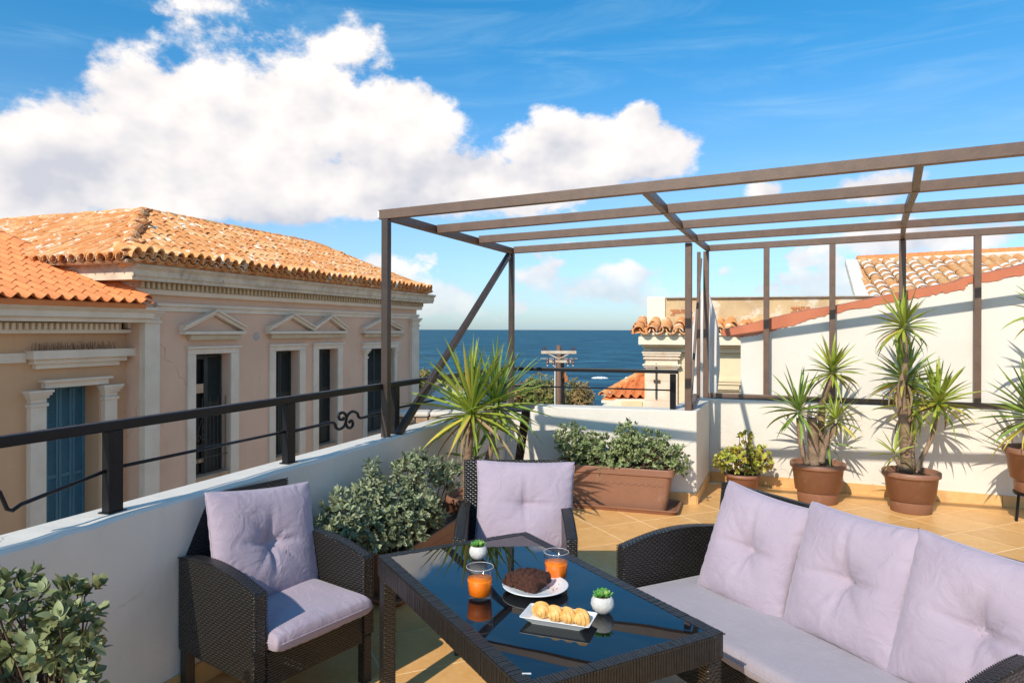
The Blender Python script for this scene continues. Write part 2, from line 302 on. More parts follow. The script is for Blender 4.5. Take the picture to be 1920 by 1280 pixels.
b_ = N(nt, 'ShaderNodeBump', inp={'Strength': 1.0, 'Distance': 2.2}); nt.links.new(w1, b_.inputs['Height'])
df = N(nt, 'ShaderNodeBsdfDiffuse'); nt.links.new(col, df.inputs[0]); gl = N(nt, 'ShaderNodeBsdfGlossy', inp={'Roughness': .35})
for q_ in (df, gl): nt.links.new(b_.outputs[0], q_.inputs['Normal'])
mx = N(nt, 'ShaderNodeMixShader', inp={0: .13}); nt.links.new(df.outputs[0], mx.inputs[1]); nt.links.new(gl.outputs[0], mx.inputs[2]); nt.links.new(mx.outputs[0], nt.nodes['Material Output'].inputs[0])
M['sea'] = m

# ------------------------------------------------------------------ mesh helpers
class MB:
    def __init__(s): s.v = []; s.f = []
    def add(s, vs, fs):
        k = len(s.v); s.v += [tuple(v) for v in vs]; s.f += [tuple(i + k for i in f) for f in fs]; return s
    def box(s, x0, x1, y0, y1, z0, z1):
        return s.add([(x0, y0, z0), (x1, y0, z0), (x1, y1, z0), (x0, y1, z0), (x0, y0, z1), (x1, y0, z1), (x1, y1, z1), (x0, y1, z1)],
                     [(3, 2, 1, 0), (4, 5, 6, 7), (0, 1, 5, 4), (1, 2, 6, 5), (2, 3, 7, 6), (3, 0, 4, 7)])
    def bar(s, p0, p1, w, h, up=(0, 0, 1)):       # rectangular bar; w sideways, h along up
        p0 = Vector(p0); p1 = Vector(p1); d = (p1 - p0).normalized(); up = Vector(up)
        side = d.cross(up).normalized() * (w / 2); u = side.cross(d).normalized() * (h / 2)
        vs = [p + a * side + b * u for p in (p0, p1) for a, b in ((-1, -1), (1, -1), (1, 1), (-1, 1))]
        return s.add(vs, [(0, 1, 2, 3), (7, 6, 5, 4), (0, 4, 5, 1), (1, 5, 6, 2), (2, 6, 7, 3), (3, 7, 4, 0)])
    def tube(s, pts, rad, n=8, cap=True):
        pts = [Vector(p) for p in pts]
        if isinstance(rad, (int, float)): rad = [rad] * len(pts)
        rings = []; prev = None
        for i, p in enumerate(pts):
            d = (pts[min(i + 1, len(pts) - 1)] - pts[max(i - 1, 0)]).normalized()
            if prev is None: a = d.orthogonal().normalized()
            else: a = (prev - d * prev.dot(d)).normalized()
            prev = a; b = d.cross(a)
            rings.append([p + (a * math.cos(2 * math.pi * k / n) + b * math.sin(2 * math.pi * k / n)) * rad[i] for k in range(n)])
        vs = [v for r in rings for v in r]; fs = []
        for i in range(len(pts) - 1):
            for k in range(n): fs.append((i * n + k, i * n + (k + 1) % n, (i + 1) * n + (k + 1) % n, (i + 1) * n + k))
        if cap: fs += [tuple(range(n))[::-1], tuple((len(pts) - 1) * n + k for k in range(n))]
        return s.add(vs, fs)
    def lathe(s, prof, n=24, c=(0, 0, 0), wob=None, closed=False):
        vs = []; fs = []; m_ = len(prof)
        for k in range(n):
            a = 2 * math.pi * k / n
            for j, (r, z) in enumerate(prof):
                rr = r if wob is None else r * wob(a, j / (m_ - 1))
                vs.append((c[0] + rr * math.cos(a), c[1] + rr * math.sin(a), c[2] + z))
        for k in range(n):
            for j in range(m_ - 1 + (1 if closed else 0)):
                j2 = (j + 1) % m_
                fs.append((k * m_ + j, ((k + 1) % n) * m_ + j, ((k + 1) % n) * m_ + j2, k * m_ + j2))
        return s.add(vs, fs)
    def prism(s, poly, fn0, fn1):                 # polygon (a,b) mapped by two functions to two faces
        n = len(poly); vs = [fn0(*p) for p in poly] + [fn1(*p) for p in poly]
        return s.add(vs, [tuple(range(n))[::-1], tuple(range(n, 2 * n))] + [(i, (i + 1) % n, n + (i + 1) % n, n + i) for i in range(n)])
    def build(s, name, m, parent=None, bevel=0.0, smooth=False, uv=False, fix=True, seg=2):
        me = bpy.data.meshes.new(name); me.from_pydata([tuple(v) for v in s.v], [], s.f)
        me.validate()
        if fix:
            import bmesh
            bm = bmesh.new(); bm.from_mesh(me); bmesh.ops.recalc_face_normals(bm, faces=bm.faces); bm.to_mesh(me); bm.free()
        if uv: box_uv(me)
        if smooth:
            me.polygons.foreach_set('use_smooth', [True] * len(me.polygons))
        o = bpy.data.objects.new(name, me); COL.objects.link(o); me.materials.append(M[m] if isinstance(m, str) else m)
        if parent: o.parent = parent
        if bevel:
            b = o.modifiers.new('bevel', 'BEVEL'); b.width = bevel; b.segments = seg; b.limit_method = 'ANGLE'; b.angle_limit = R(40)
        return o
def box_uv(me):
    uvl = me.uv_layers.new(name='UVMap')
    for pl in me.polygons:
        n = pl.normal; ax = max(range(3), key=lambda i: abs(n[i]))
        for li in pl.loop_indices:
            c = me.vertices[me.loops[li].vertex_index].co
            uvl.data[li].uv = (c[1], c[2]) if ax == 0 else ((c[0], c[2]) if ax == 1 else (c[0], c[1]))
def thing(name, label, cat, loc=(0, 0, 0), rz=0.0, group=None):
    o = bpy.data.objects.new(name, None); COL.objects.link(o); o.location = loc; o.rotation_euler = (0, 0, rz)
    o.empty_display_size = .2; return tag(o, label, cat, group)
def tag(o, label, cat, group=None):
    o['label'] = label; o['category'] = cat
    if group: o['group'] = group
    return o
def struct(o): o['kind'] = 'structure'; return o
def stuff(o): o['kind'] = 'stuff'; return o
def inst(src, name, parent, loc, rot=None, scale=None):
    o = src.copy(); o.name = name; COL.objects.link(o); o.parent = parent; o.location = loc
    if rot is not None: o.rotation_euler = rot
    if scale is not None: o.scale = scale
    return o
def px2(px, py, z):                                # point of height z seen at a photo pixel
    Y = (EYE - z) * F / (py - HZ); return Vector(((px - 960) / F * Y, Y, z))
def pxd(px, py, Y): return Vector(((px - 960) / F * Y, Y, EYE - (py - HZ) / F * Y))
def az(a): return Vector((math.sin(R(a)), math.cos(R(a)), 0))
def leafmesh(name, bases, dirs, sides, L, W, m, parent, tones=None, cup=.15):
    """many six-point leaves in one mesh"""
    bases = np.asarray(bases, float); dirs = np.asarray(dirs, float); sides = np.asarray(sides, float)
    n = len(bases); L = np.broadcast_to(L, (n,))[:, None]; W = np.broadcast_to(W, (n,))[:, None]
    up = np.cross(sides, dirs)
    vs = np.stack([bases, bases + dirs * L * .4 + sides * W * .38 + up * W * cup, bases + dirs * L * .78 + sides * W * .5 + up * W * cup,
                   bases + dirs * L, bases + dirs * L * .78 - sides * W * .5 + up * W * cup, bases + dirs * L * .4 - sides * W * .38 + up * W * cup], 1).reshape(-1, 3)
    me = bpy.data.meshes.new(name); me.vertices.add(n * 6); me.vertices.foreach_set('co', vs.ravel())
    k = (np.arange(n) * 6)[:, None]
    idx = np.concatenate([k + np.array([[0, 1, 2, 3]]), k + np.array([[0, 3, 4, 5]])], 1).reshape(-1)
    me.loops.add(n * 8); me.loops.foreach_set('vertex_index', idx.astype(np.int32))
    me.polygons.add(n * 2); me.polygons.foreach_set('loop_start', np.arange(n * 2, dtype=np.int32) * 4)
    me.update(calc_edges=True)
    if tones is not None:
        a = me.attributes.new('tone', 'FLOAT', 'POINT'); a.data.foreach_set('value', np.repeat(tones, 6).astype(np.float32))
    o = bpy.data.objects.new(name, me); COL.objects.link(o); me.materials.append(M[m]); o.parent = parent
    return o
def rosettes(blobs, ntips, nleaf, spread=(.3, 1.3), shell=.45):
    """tips near the surface of ellipsoids, each carrying a whorl of leaves -> bases, dirs, sides, tipindex"""
    tips = []; nrm = []
    vol = np.array([b[3] * b[4] * b[5] for b in blobs]) ** .67; vol /= vol.sum()
    for b, k in zip(blobs, rng.multinomial(ntips, vol)):
        d = rng.normal(size=(k, 3)); d /= np.linalg.norm(d, axis=1)[:, None]
        r = 1 - shell * rng.random(k) ** 1.5
        r = r * (1 + .10 * np.sin(d[:, 0] * 7 + b[0] * 40) * np.cos(d[:, 2] * 6 + d[:, 1] * 5))
        tips.append(np.array(b[:3]) + d * np.array(b[3:6]) * r[:, None]); nrm.append(d + np.array([0, 0, .5]))
    tips = np.concatenate(tips); nrm = np.concatenate(nrm); nrm /= np.linalg.norm(nrm, axis=1)[:, None]
    n = len(tips) * nleaf; ti = np.repeat(np.arange(len(tips)), nleaf)
    a = nrm[ti]; ref = rng.normal(size=(n, 3)); t = np.cross(a, ref); t /= np.linalg.norm(t, axis=1)[:, None]
    ang = rng.uniform(spread[0], spread[1], n)[:, None]
    d = a * np.cos(ang) + t * np.sin(ang); s = np.cross(d, a); s /= np.linalg.norm(s, axis=1)[:, None] + 1e-9
    return tips[ti] + rng.normal(scale=.004, size=(n, 3)), d, s, ti, tips
def twigs(base, tips, parent, k, r=.006, name='branches'):
    mb = MB(); base = Vector(base); sel = rng.choice(len(tips), min(k, len(tips)), replace=False)
    for i in sel:
        t = Vector(tips[i]); b = base + Vector((random.uniform(-.04, .04), random.uniform(-.04, .04), 0))
        b = b.lerp(Vector((t.x, t.y, b.z)), .35); mid = b.lerp(t, .5) + Vector((random.uniform(-.03, .03), random.uniform(-.03, .03), .02))
        mb.tube([b, mid, t], [r, r * .7, r * .35], 5, False)
    return mb.build(name, 'twig', parent, smooth=True, fix=False)

# ------------------------------------------------------------------ setting: land, sea
TH = 21.0
U = az(90 + TH); V = az(TH)
sea = MB().add([(-30000, 40, -9), (30000, 40, -9), (30000, 45000, -9), (-30000, 45000, -9)], [(0, 1, 2, 3)]).build('sea', 'sea'); struct(sea)
# land sheet falling to the shore
mb = MB(); xs = np.linspace(-120, 120, 25); ys = [-60, -20, 0, 18, 26, 34, 45, 58, 66, 74, 95]; zs = [-4, -4, -4, -4, -4.6, -5.2, -6.3, -7.8, -8.8, -10, -14]
vs = [(x, y, z + (random.uniform(-.25, .25) if y > 20 else 0)) for y, z in zip(ys, zs) for x in xs]
mb.add(vs, [(j * 25 + i, j * 25 + i + 1, (j + 1) * 25 + i + 1, (j + 1) * 25 + i) for j in range(len(ys) - 1) for i in range(24)])
struct(mb.build('ground', 'land', smooth=True))
# street between the terrace and the pink house
mb = MB(); a = az(20.3); nrm_ = az(110.3)
P = lambda s, o, z: a * s + nrm_ * o + Vector((0, 0, z))
mb.add([P(-25, -9.6, -3.98), P(-25, -2.9, -3.98), P(24, -2.9, -3.98), P(24, -9.6, -3.98)], [(0, 1, 2, 3)])
struct(mb.build('street', 'asphalt'))
# breaking wave crests
def foamstrip(cx, cy, w, d, name, lab):
    mb = MB(); n = 16; vs = []
    for j, (dy, dz) in enumerate(((-d, .03), (-d * .25, .42), (d * .5, .32), (d, .03))):
        for i in range(n + 1):
            t = i / n; e = math.sin(math.pi * t) ** .5
            vs.append((cx + (t - .5) * w, cy + dy * e + random.uniform(-.3, .3), -9 + dz * e * random.uniform(.7, 1.2)))
    mb.add(vs, [(j * (n + 1) + i, j * (n + 1) + i + 1, (j + 1) * (n + 1) + i + 1, (j + 1) * (n + 1) + i) for j in range(3) for i in range(n)])
    o = mb.build(name, 'foam', smooth=True); tag(o, lab, 'wave')
foamstrip(19.3, 152, 3.8, 1.6, 'breaking_wave', 'long white wave crest breaking on the sea by the tiled roof')
foamstrip(25.2, 152, .9, .7, 'breaking_wave', 'tiny white wave crest right of the long one, close to the cream house')

# ------------------------------------------------------------------ terrace: floor, walls
WIN = -2.385                         # inner face of the left parapet, measured along az(110)
wl = az(20); wn_ = az(110)
def LP(s, o, z=0.0): v = wl * s + wn_ * o; return Vector((v.x, v.y, z))
# key plan points
Acorner = LP(6.38, WIN)              # inner left-back corner
Cc = Vector((1.70, 6.37, 0))        # front corner of the return wall
Dd = Vector((2.10, 7.36, 0))         # inner corner where the return meets the back wall
bdir = (Vector((4.16, 6.46, 0)) - Dd).normalized(); bn = Vector((-bdir.y, bdir.x, 0))  # bn points away from the terrace
Ee = Dd + bdir * 6.5
sdir = (Cc - Acorner).normalized(); sn_ = Vector((-sdir.y, sdir.x, 0))
S0 = LP(-3.0, WIN)
def inside(p, eps=0.0):
    p = Vector((p[0], p[1], 0))
    if (p - S0).dot(wn_) < -eps: return False
    if (p - Dd).dot(bn) > eps: return False
    if (p - Cc).dot(sn_) > eps and (p - Cc).dot((Dd - Cc).cross(Vector((0, 0, 1))).normalized()) < -eps: return False
    return True
def clip(poly, p0, nrm):             # keep the side where (p-p0).nrm <= 0
    out = []
    for i in range(len(poly)):
        a_, b_ = poly[i], poly[(i + 1) % len(poly)]; da = (a_ - p0).dot(nrm); db = (b_ - p0).dot(nrm)
        if da <= 0: out.append(a_)
        if (da < 0 < db) or (db < 0 < da): out.append(a_.lerp(b_, da / (da - db)))
    return out
floor = MB()
poly = [S0, Vector((9, S0.y - 3.2, 0)), Vector((9.2, 4.5, 0)), Ee, Dd, Cc, Acorner]
floor.prism([(p.x, p.y) for p in poly], lambda x, y: (x, y, -.35), lambda x, y: (x, y, -.0015))
floor = struct(floor.build('floor', 'grout'))
T = .43; gA = az(-24); gB = az(66); full = None; ntile = 0; restmb = MB(); tl = []
retn = (Dd - Cc).cross(Vector((0, 0, 1))).normalized()    # points into the terrace side (right)
if retn.x < 0: retn = -retn
for i in range(-14, 30):
    for j in range(-14, 30):
        a0 = 4.872 + (i - 8) * T; b0 = 3.346 + (j - 12) * T; g_ = .0042
        cor = [gA * (a0 + x) + gB * (b0 + y) for x, y in ((g_, g_), (T - g_, g_), (T - g_, T - g_), (g_, T - g_))]
        cen = sum(cor, Vector()) / 4
        if cen.x > 8 or cen.y < -1.2 or cen.length > 9: continue
        ins = [inside(c) for c in cor]
        if not any(ins) and not inside(cen): continue
        if all(ins): polys = [cor]
        else:
            q = clip(clip(cor, S0, -wn_), Dd, bn)
            if not q: continue
            qa = clip(q, Cc, sn_); qb = clip(clip(q, Cc, -sn_), Cc, -retn)
            polys = [x for x in (qa, qb) if len(x) > 2]
        tl.append((cen.length if cen.y > 1 else 50, polys, all(ins), cen))
tl.sort(key=lambda t: t[0])
for k, (dist, polys, isfull, cen) in enumerate(tl):
    for pl in polys:
        mbt = MB() if k < 285 else restmb
        tiltz = random.uniform(-.0006, .0006)
        mbt.prism([(p.x, p.y) for p in pl], lambda x, y: (x, y, -.02), lambda x, y: (x, y, tiltz))
        if k < 285: mbt.build('tile', 'tile', floor)
if restmb.v: stuff(restmb.build('tiles_far', 'tile', floor))

def wall_thing(name, label, poly, z0, z1, m='white', bevel=.012, cat='wall'):
    t = thing(name, label, cat, (poly[0][0], poly[0][1], 0))
    o_ = Vector((poly[0][0], poly[0][1], 0))
    mb = MB(); mb.prism([(p[0] - o_.x, p[1] - o_.y) for p in poly], lambda x, y: (x, y, z0), lambda x, y: (x, y, z1))
    w = mb.build('masonry', m, t, bevel=bevel, seg=3); return t, o_
def skirting(t, o_, p0, p1, inward, seg=.43, h=.105):
    d = (p1 - p0).normalized(); Ltot = (p1 - p0).length; k = 0; x = 0.0
    while x < Ltot - .02:
        e = min(x + seg - .004, Ltot); a_ = p0 + d * x - o_; b_ = p0 + d * e - o_
        mb = MB(); mb.prism([(a_.x, a_.y), (b_.x, b_.y), (b_.x + inward.x * .011, b_.y + inward.y * .011), (a_.x + inward.x * .011, a_.y + inward.y * .011)],
                            lambda x_, y_: (x_, y_, .001), lambda x_, y_: (x_, y_, h)); mb.build('skirting_tile', 'skirt', t)
        x += seg
PT = .857
# left parapet: hand-plastered inner face, slightly irregular arris
t, o_ = None, None
t = thing('parapet_wall', 'long low white parapet wall on the left under the black railing', 'wall', S0)
mb = MB(); n = 90; Ltot = 6.38 + .28 + 3.0; vs = []
prof = [(-.205, -4), (-.205, PT - .01), (-.195, PT), (-.012, PT), (.0, PT - .012), (.0, -.3), (-.0, -4)]
for i in range(n + 1):
    s = Ltot * i / n; j1 = random.uniform(-.003, .003); j2 = random.uniform(-.004, .004)
    for k, (o, z) in enumerate(prof):
        p = wl * s + wn_ * (o + (j1 if k in (3, 4) else 0)); vs.append((p.x, p.y, z + (j2 if k in (3, 4) else 0)))
m_ = len(prof)
fs = [(i * m_ + k, (i + 1) * m_ + k, (i + 1) * m_ + (k + 1) % m_, i * m_ + (k + 1) % m_) for i in range(n) for k in range(m_)]
fs += [tuple(range(m_)), tuple(n * m_ + k for k in range(m_))[::-1]]
mb.add(vs, fs); mb.build('masonry', 'white', t)
skirting(t, S0, LP(1.0, WIN), LP(6.36, WIN), wn_)
# seaward parapet with its return, then the back wall
b0 = Acorner - sdir * .0; th = .22
pl = [Acorner + sdir * .001, Cc, Dd, Dd + retn * -.24 + bn * .0, Cc + sn_ * th - retn * .24, Acorner + sn_ * th]
t, o_ = wall_thing('parapet_wall', 'low white parapet wall facing the sea behind the long planter', pl, -4, PT)
skirting(t, o_, Acorner + sdir * .02, Cc, -sn_); skirting(t, o_, Cc, Dd - (Dd - Cc).normalized() * .013, retn)
pl = [Dd, Ee, Ee + bn * .19, Dd + bn * .19 - retn * .24, Dd - retn * .238]
t, o_ = wall_thing('back_wall', 'low white back wall under the brown window frame behind the potted yuccas', pl, -4, .875)
skirting(t, o_, Dd + bdir * .013, Ee, -bn)
# the house the terrace stands on
mb = MB(); pl = [S0 - wl * .5, Vector((9, S0.y - 3.2, 0)), Vector((9.2, 4.5, 0)), Ee - bn * .05, Dd - bn * .05, Cc - sn_ * .05, Acorner - sn_ * .05]
mb.prism([(p.x, p.y) for p in pl], lambda x, y: (x, y, -4), lambda x, y: (x, y, -.36)); struct(mb.build('house_base', 'white'))
# neighbour's narrow flat roof behind the back wall
q0 = Dd + bn * .23 - retn * 1.3; mb = MB()
pl = [Cc + sn_ * .23 - retn * .26, Dd + bn * .195 - retn * .25, Dd + bn * .6 + bdir * .2, Dd + bn * 1.9 + bdir * .2, Dd + bn * 1.9 - bdir * 1.4]
mb.prism([(p.x, p.y) for p in pl], lambda x, y: (x, y, -4), lambda x, y: (x, y, -.02)); struct(mb.build('flat_roof', 'plasterpale'))

# ------------------------------------------------------------------ neighbour's tall white party wall with red coping
nb0 = Dd + bn * .20                                    # plane of its face
def onback(px, py, p0=nb0, d=bdir):                      # pixel -> (t along wall, z) on a vertical plane
    tx = (px - 960) / F                                  # p0.x + d.x t = tx (p0.y + d.y t)
    tt = (tx * p0.y - p0.x) / (d.x - tx * d.y); Y = p0.y + d.y * tt
    return tt, EYE - (py - HZ) / F * Y
t = thing('party_wall', 'tall white neighbour wall with a sloping rust red top edge', 'wall', nb0, math.atan2(bdir.y, bdir.x))
bot = [(1389, 631), (1419, 626), (1447, 618), (1475, 611), (1515, 598), (1565, 585), (1640, 571), (1715, 557), (1760, 548), (1806, 541), (1815, 531), (1870, 522), (1925, 512)]
top = [(1389, 611), (1420, 602), (1452, 594), (1487, 586), (1515, 580), (1557, 574), (1625, 560), (1690, 546), (1740, 536), (1790, 527), (1812, 517), (1870, 505), (1925, 492)]
B_ = [onback(*p) for p in bot]; T_ = [onback(*p) for p in top]
B_.append((B_[-1][0] + 3, B_[-1][1] + .75)); T_.append((T_[-1][0] + 3, T_[-1][1] + .75))
mb = MB(); po = [(B_[0][0], -4)] + [(B_[-1][0], -4)] + B_[::-1]
mb.prism(po, lambda a_, z: (a_, 0, z), lambda a_, z: (a_, .26, z)); mb.build('masonry', 'white2', t)
mb = MB()
tip = [onback(1352, 618), onback(1354, 628)]
# red coating: hugs the face 6 mm proud, ragged lower edge, wraps over the top
low = []
for i in range(len(B_) - 1):
    for k in range(8):
        f = k / 8; low.append((B_[i][0] * (1 - f) + B_[i + 1][0] * f, B_[i][1] * (1 - f) + B_[i + 1][1] * f + random.uniform(-.012, .012)))
hi = []
for i in range(len(T_) - 1):
    for k in range(8):
        f = k / 8; hi.append((T_[i][0] * (1 - f) + T_[i + 1][0] * f, T_[i][1] * (1 - f) + T_[i + 1][1] * f))
vs = []; fs = []
low = [tip[1]] + low; hi = [tip[0]] + hi
for (a_, z_), (a2, z2) in zip(low, hi): vs += [(a_, -.008, z_), (a2, -.012, z2), (a2 + .01, .3, z2 + .02), (a_, .3, z_)]
for i in range(len(low) - 1):
    for k in range(4): fs.append((4 * i + k, 4 * i + 4 + k, 4 * i + 4 + (k + 1) % 4, 4 * i + (k + 1) % 4))
fs += [(0, 1, 2, 3), tuple(4 * (len(low) - 1) + k for k in (3, 2, 1, 0))]
mb.add(vs, fs); mb.build('coping', 'redcoat', t)

# ------------------------------------------------------------------ pergola
pt = Vector((-.868, 4.78, 0))
pg = thing('pergola', 'brown steel pergola frame over the terrace with open beams', 'pergola', (pt.x, pt.y, 0))
O = pt
A = Vector((-.868, 4.78, 0)); B = Vector((-.005, 6.80, 0)); D = Dd + bn * .08 + bdir * -.05; C = Vector((1.637, 6.43, 0))
udir = Vector((.927, -.375, 0))
def lineat(p0, d, px):
    tx = (px - 960) / F; tt = (tx * p0.y - p0.x) / (d.x - tx * d.y); return p0 + d * tt
def zat(p, py): return EYE - (py - HZ) / F * p.y
def beam(p0, z0, p1, z1, name='beam', w=.045, h=.066, ext=0.0):
    a_ = Vector((p0.x, p0.y, z0 - h / 2)) - O; b_ = Vector((p1.x, p1.y, z1 - h / 2)) - O
    b_ = b_ + (b_ - a_).normalized() * ext
    return MB().bar(a_, b_, w, h).build(name, 'pergola', pg, bevel=.004)
beams = []
AB = B - A
starts = [(A, 394, 264), (A + AB * .31, 423, 320), (A + AB * .649, 443, 363), (B, 463, 396)]
u4 = (Vector((1.637, 6.37, 0)) - B).normalized()
for k, (s_, y0, y1) in enumerate(starts):
    d = udir if k < 3 else u4
    e_ = lineat(s_, d, 1920); st_ = s_ - d * .05 if k == 0 else s_ + d * .024
    z0, z1 = zat(s_, y0), zat(e_, y1); sl = (z1 - z0) / (e_ - s_).length
    L_ = 6.0; end = s_ + d * L_
    beams.append((s_, d, z0, sl)); beam(st_, z0 + (st_ - s_).dot(d) * sl, end, z0 + sl * L_)
e_ = lineat(D, bdir, 1920); z0, z1 = zat(D, 459), zat(e_, 421); sl = (z1 - z0) / (e_ - D).length
beams.append((D, bdir, z0, sl)); beam(D, z0, D + bdir * 4.6, z0 + sl * 4.6)
def bz(k, p): s_, d, z0, sl = beams[k]; return z0 + sl * (p - s_).dot(d)
def cross(pxs):
    pts = [lineat(beams[k][0], beams[k][1], x) for k, x in enumerate(pxs)]
    for k in range(4):
        p, q = pts[k], pts[k + 1]; d = (q - p).normalized()
        beam(p + d * .024, bz(k, p) - .004, q - d * .024, bz(k + 1, q) - .004, 'cross_beam', .04, .058)
    return pts
# left end: one long member from A to B
d = AB.normalized(); beam(A + d * .025, bz(0, A) - .012, B + d * .02, bz(3, B) - .012, 'cross_beam', .045, .06)
cross([1206, 1246, 1274, 1303, 1326]); cross([1724, 1716, 1701, 1694, 1692])
pe = [beams[k][0] + beams[k][1] * (5.98 if k < 4 else 4.58) for k in range(5)]
for k in range(4):
    d = (pe[k + 1] - pe[k]).normalized(); beam(pe[k] + d * .024, bz(k, pe[k]), pe[k + 1] - d * .024, bz(k + 1, pe[k + 1]), 'cross_beam', .04, .058)
MB().box(-.006, .030, -.026, .026, bz(0, A) - .055, bz(0, A) - .012).build('end_cap', 'ceramic', pg).location = (-udir * .058).to_tuple()
def post(p, z0, z1, w=.05, d=bdir, name='post', dep=None, m='pergola'):
    dep = dep or w
    mb = MB(); n_ = Vector((-d.y, d.x, 0)); q = p - O
    mb.prism([(-w / 2, -dep / 2), (w / 2, -dep / 2), (w / 2, dep / 2), (-w / 2, dep / 2)],
             lambda a_, b_: q + d * a_ + n_ * b_ + Vector((0, 0, z0)), lambda a_, b_: q + d * a_ + n_ * b_ + Vector((0, 0, z1)))
    return mb.build(name, m, pg, bevel=.003)
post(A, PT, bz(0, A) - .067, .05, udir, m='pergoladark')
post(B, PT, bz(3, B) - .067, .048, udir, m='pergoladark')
post(C, PT, bz(3, C) - .067, .058, bdir)
post(D, .875, bz(4, D) - .067, .055); post(D + bdir * -.075 - bn * .02, .865, bz(4, D) - .07, .035)
post(pe[0], 0, bz(0, pe[0]) - .067, .05)
for x in (1437, 1560.5, 1692, 1832.5, 1985):
    p = lineat(D, bdir, x); post(p, .93, bz(4, p) - .067, .056)
MB().bar(D + bdir * .03 + Vector((0, 0, .905)) - O, D + bdir * 4.58 + Vector((0, 0, .905)) - O, .06, .05).build('bottom_rail', 'pergola', pg, bevel=.004)
pa, pb = C + Vector((.035, .03, PT + .03)) - O, D + bdir * -.1 - bn * .06 + Vector((0, 0, .90)) - O
MB().bar(pa, pb, .045, .04).build('bottom_rail', 'pergola', pg, bevel=.004)
# long diagonal brace between the two seaward posts, and the thin leaning one by the corner
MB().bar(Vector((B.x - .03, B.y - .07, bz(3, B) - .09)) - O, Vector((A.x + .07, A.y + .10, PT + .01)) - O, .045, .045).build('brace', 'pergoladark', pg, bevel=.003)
MB().bar(Vector((D.x - .07, D.y - .05, bz(4, D) - .15)) - O, Vector((C.x + .05, C.y + .12, PT + .02)) - O, .025, .03).build('brace', 'pergola', pg, bevel=.003)

# ------------------------------------------------------------------ railing
rl = thing('railing', 'black metal railing along the parapet with one scroll ornament', 'railing', px2(212, 965, PT)); O = Vector(rl.location); O.z = 0
rl.location.z = 0
rc = WIN - .098
def RP(s, z): p = LP(s, rc); return Vector((p.x, p.y, z)) - O
def s_at(px):
    tx = (px - 960) / F; return (tx * (wn_.y * rc) - wn_.x * rc) / (wl.x - tx * wl.y)
sPosts = [s_at(212), s_at(542), s_at(741)]
cornerP = Vector((-.08, 6.78, 0)); sEnd = s_at(945)
ze = 1.228
MB().bar(RP(-1.5, ze - .02), RP(sEnd, ze - .02), .046, .040).build('top_rail', 'railing', rl, bevel=.006)
for k, s in enumerate(sPosts):
    o = MB().box(-.020, .020, -.034, .034, PT, ze - .04).build('post', 'railing', rl, bevel=.003)
    o.location = RP(s, 0); o.rotation_euler = (0, 0, R(-20))
    MB().box(-.03, .03, -.042, .042, PT - .002, PT + .006).build('foot_plate', 'railing', o)
zl = 1.035
s1, s2, s3 = sPosts
sc1, sc2 = s_at(632), s_at(672)
MB().tube([RP(-1.5, zl), RP(s_at(-20) , zl + .03), RP(s_at(0), zl + .0), RP(s_at(14), zl - .065), RP(s_at(24), zl - .075), RP(s_at(40), zl - .06), RP(s1, zl - .0)], .0075, 8).build('lower_rail', 'railing', rl, smooth=True)
MB().tube([RP(s1, zl), RP(s2, zl)], .0075, 8).build('lower_rail', 'railing', rl, smooth=True)
MB().tube([RP(s3, zl), RP(sEnd, zl)], .0075, 8).build('lower_rail', 'railing', rl, smooth=True)
def sp(pts): return [RP(s_at(x), zat(LP(s_at(x), rc), y)) for x, y in pts]
def smoothpts(pts, k=5):
    out = []; n = len(pts)
    for i in range(n - 1):
        p0, p1, p2, p3 = pts[max(i - 1, 0)], pts[i], pts[i + 1], pts[min(i + 2, n - 1)]
        for j in range(k):
            t_ = j / k; out.append(.5 * ((2 * p1) + (p2 - p0) * t_ + (2 * p0 - 5 * p1 + 4 * p2 - p3) * t_ ** 2 + (3 * p1 - p0 - 3 * p2 + p3) * t_ ** 3))
    return out + [pts[-1]]
MB().tube(smoothpts(sp([(552, 809), (590, 800), (624, 793), (631, 803), (638, 805), (646, 799), (650, 787), (648, 777), (642, 774), (636, 778), (637, 786), (643, 787), (645, 783)])), .0095, 8).build('scroll', 'railing', rl, smooth=True)
MB().tube(smoothpts(sp([(720, 774), (700, 778), (676, 784), (670, 775), (661, 772), (653, 778), (649, 789), (651, 800), (657, 803), (662, 797), (660, 789), (655, 792)])), .0095, 8).build('scroll', 'railing', rl, smooth=True)
# seaward run
r0 = LP(sEnd, rc); r1 = lineat(Cc + sn_ * .1, sdir, 1272); r0 = Vector((r0.x, r0.y, 0))
MB().bar(r0 + Vector((-.02, 0, ze - .02)) - O, r1 + Vector((0, 0, ze - .018)) - O, .042, .036).build('top_rail', 'railing', rl, bevel=.006)
MB().tube([r0 + Vector((0, 0, zl)) - O, r1 + Vector((-.03, 0, zl)) - O], .007, 8).build('lower_rail', 'railing', rl, smooth=True)
for p in (r0, lineat(Cc + sn_ * .1, sdir, 1262)):
    q = p - O; MB().box(q.x - .026, q.x + .026, q.y - .018, q.y + .018, PT, ze - .04).build('post', 'railing', rl, bevel=.003)
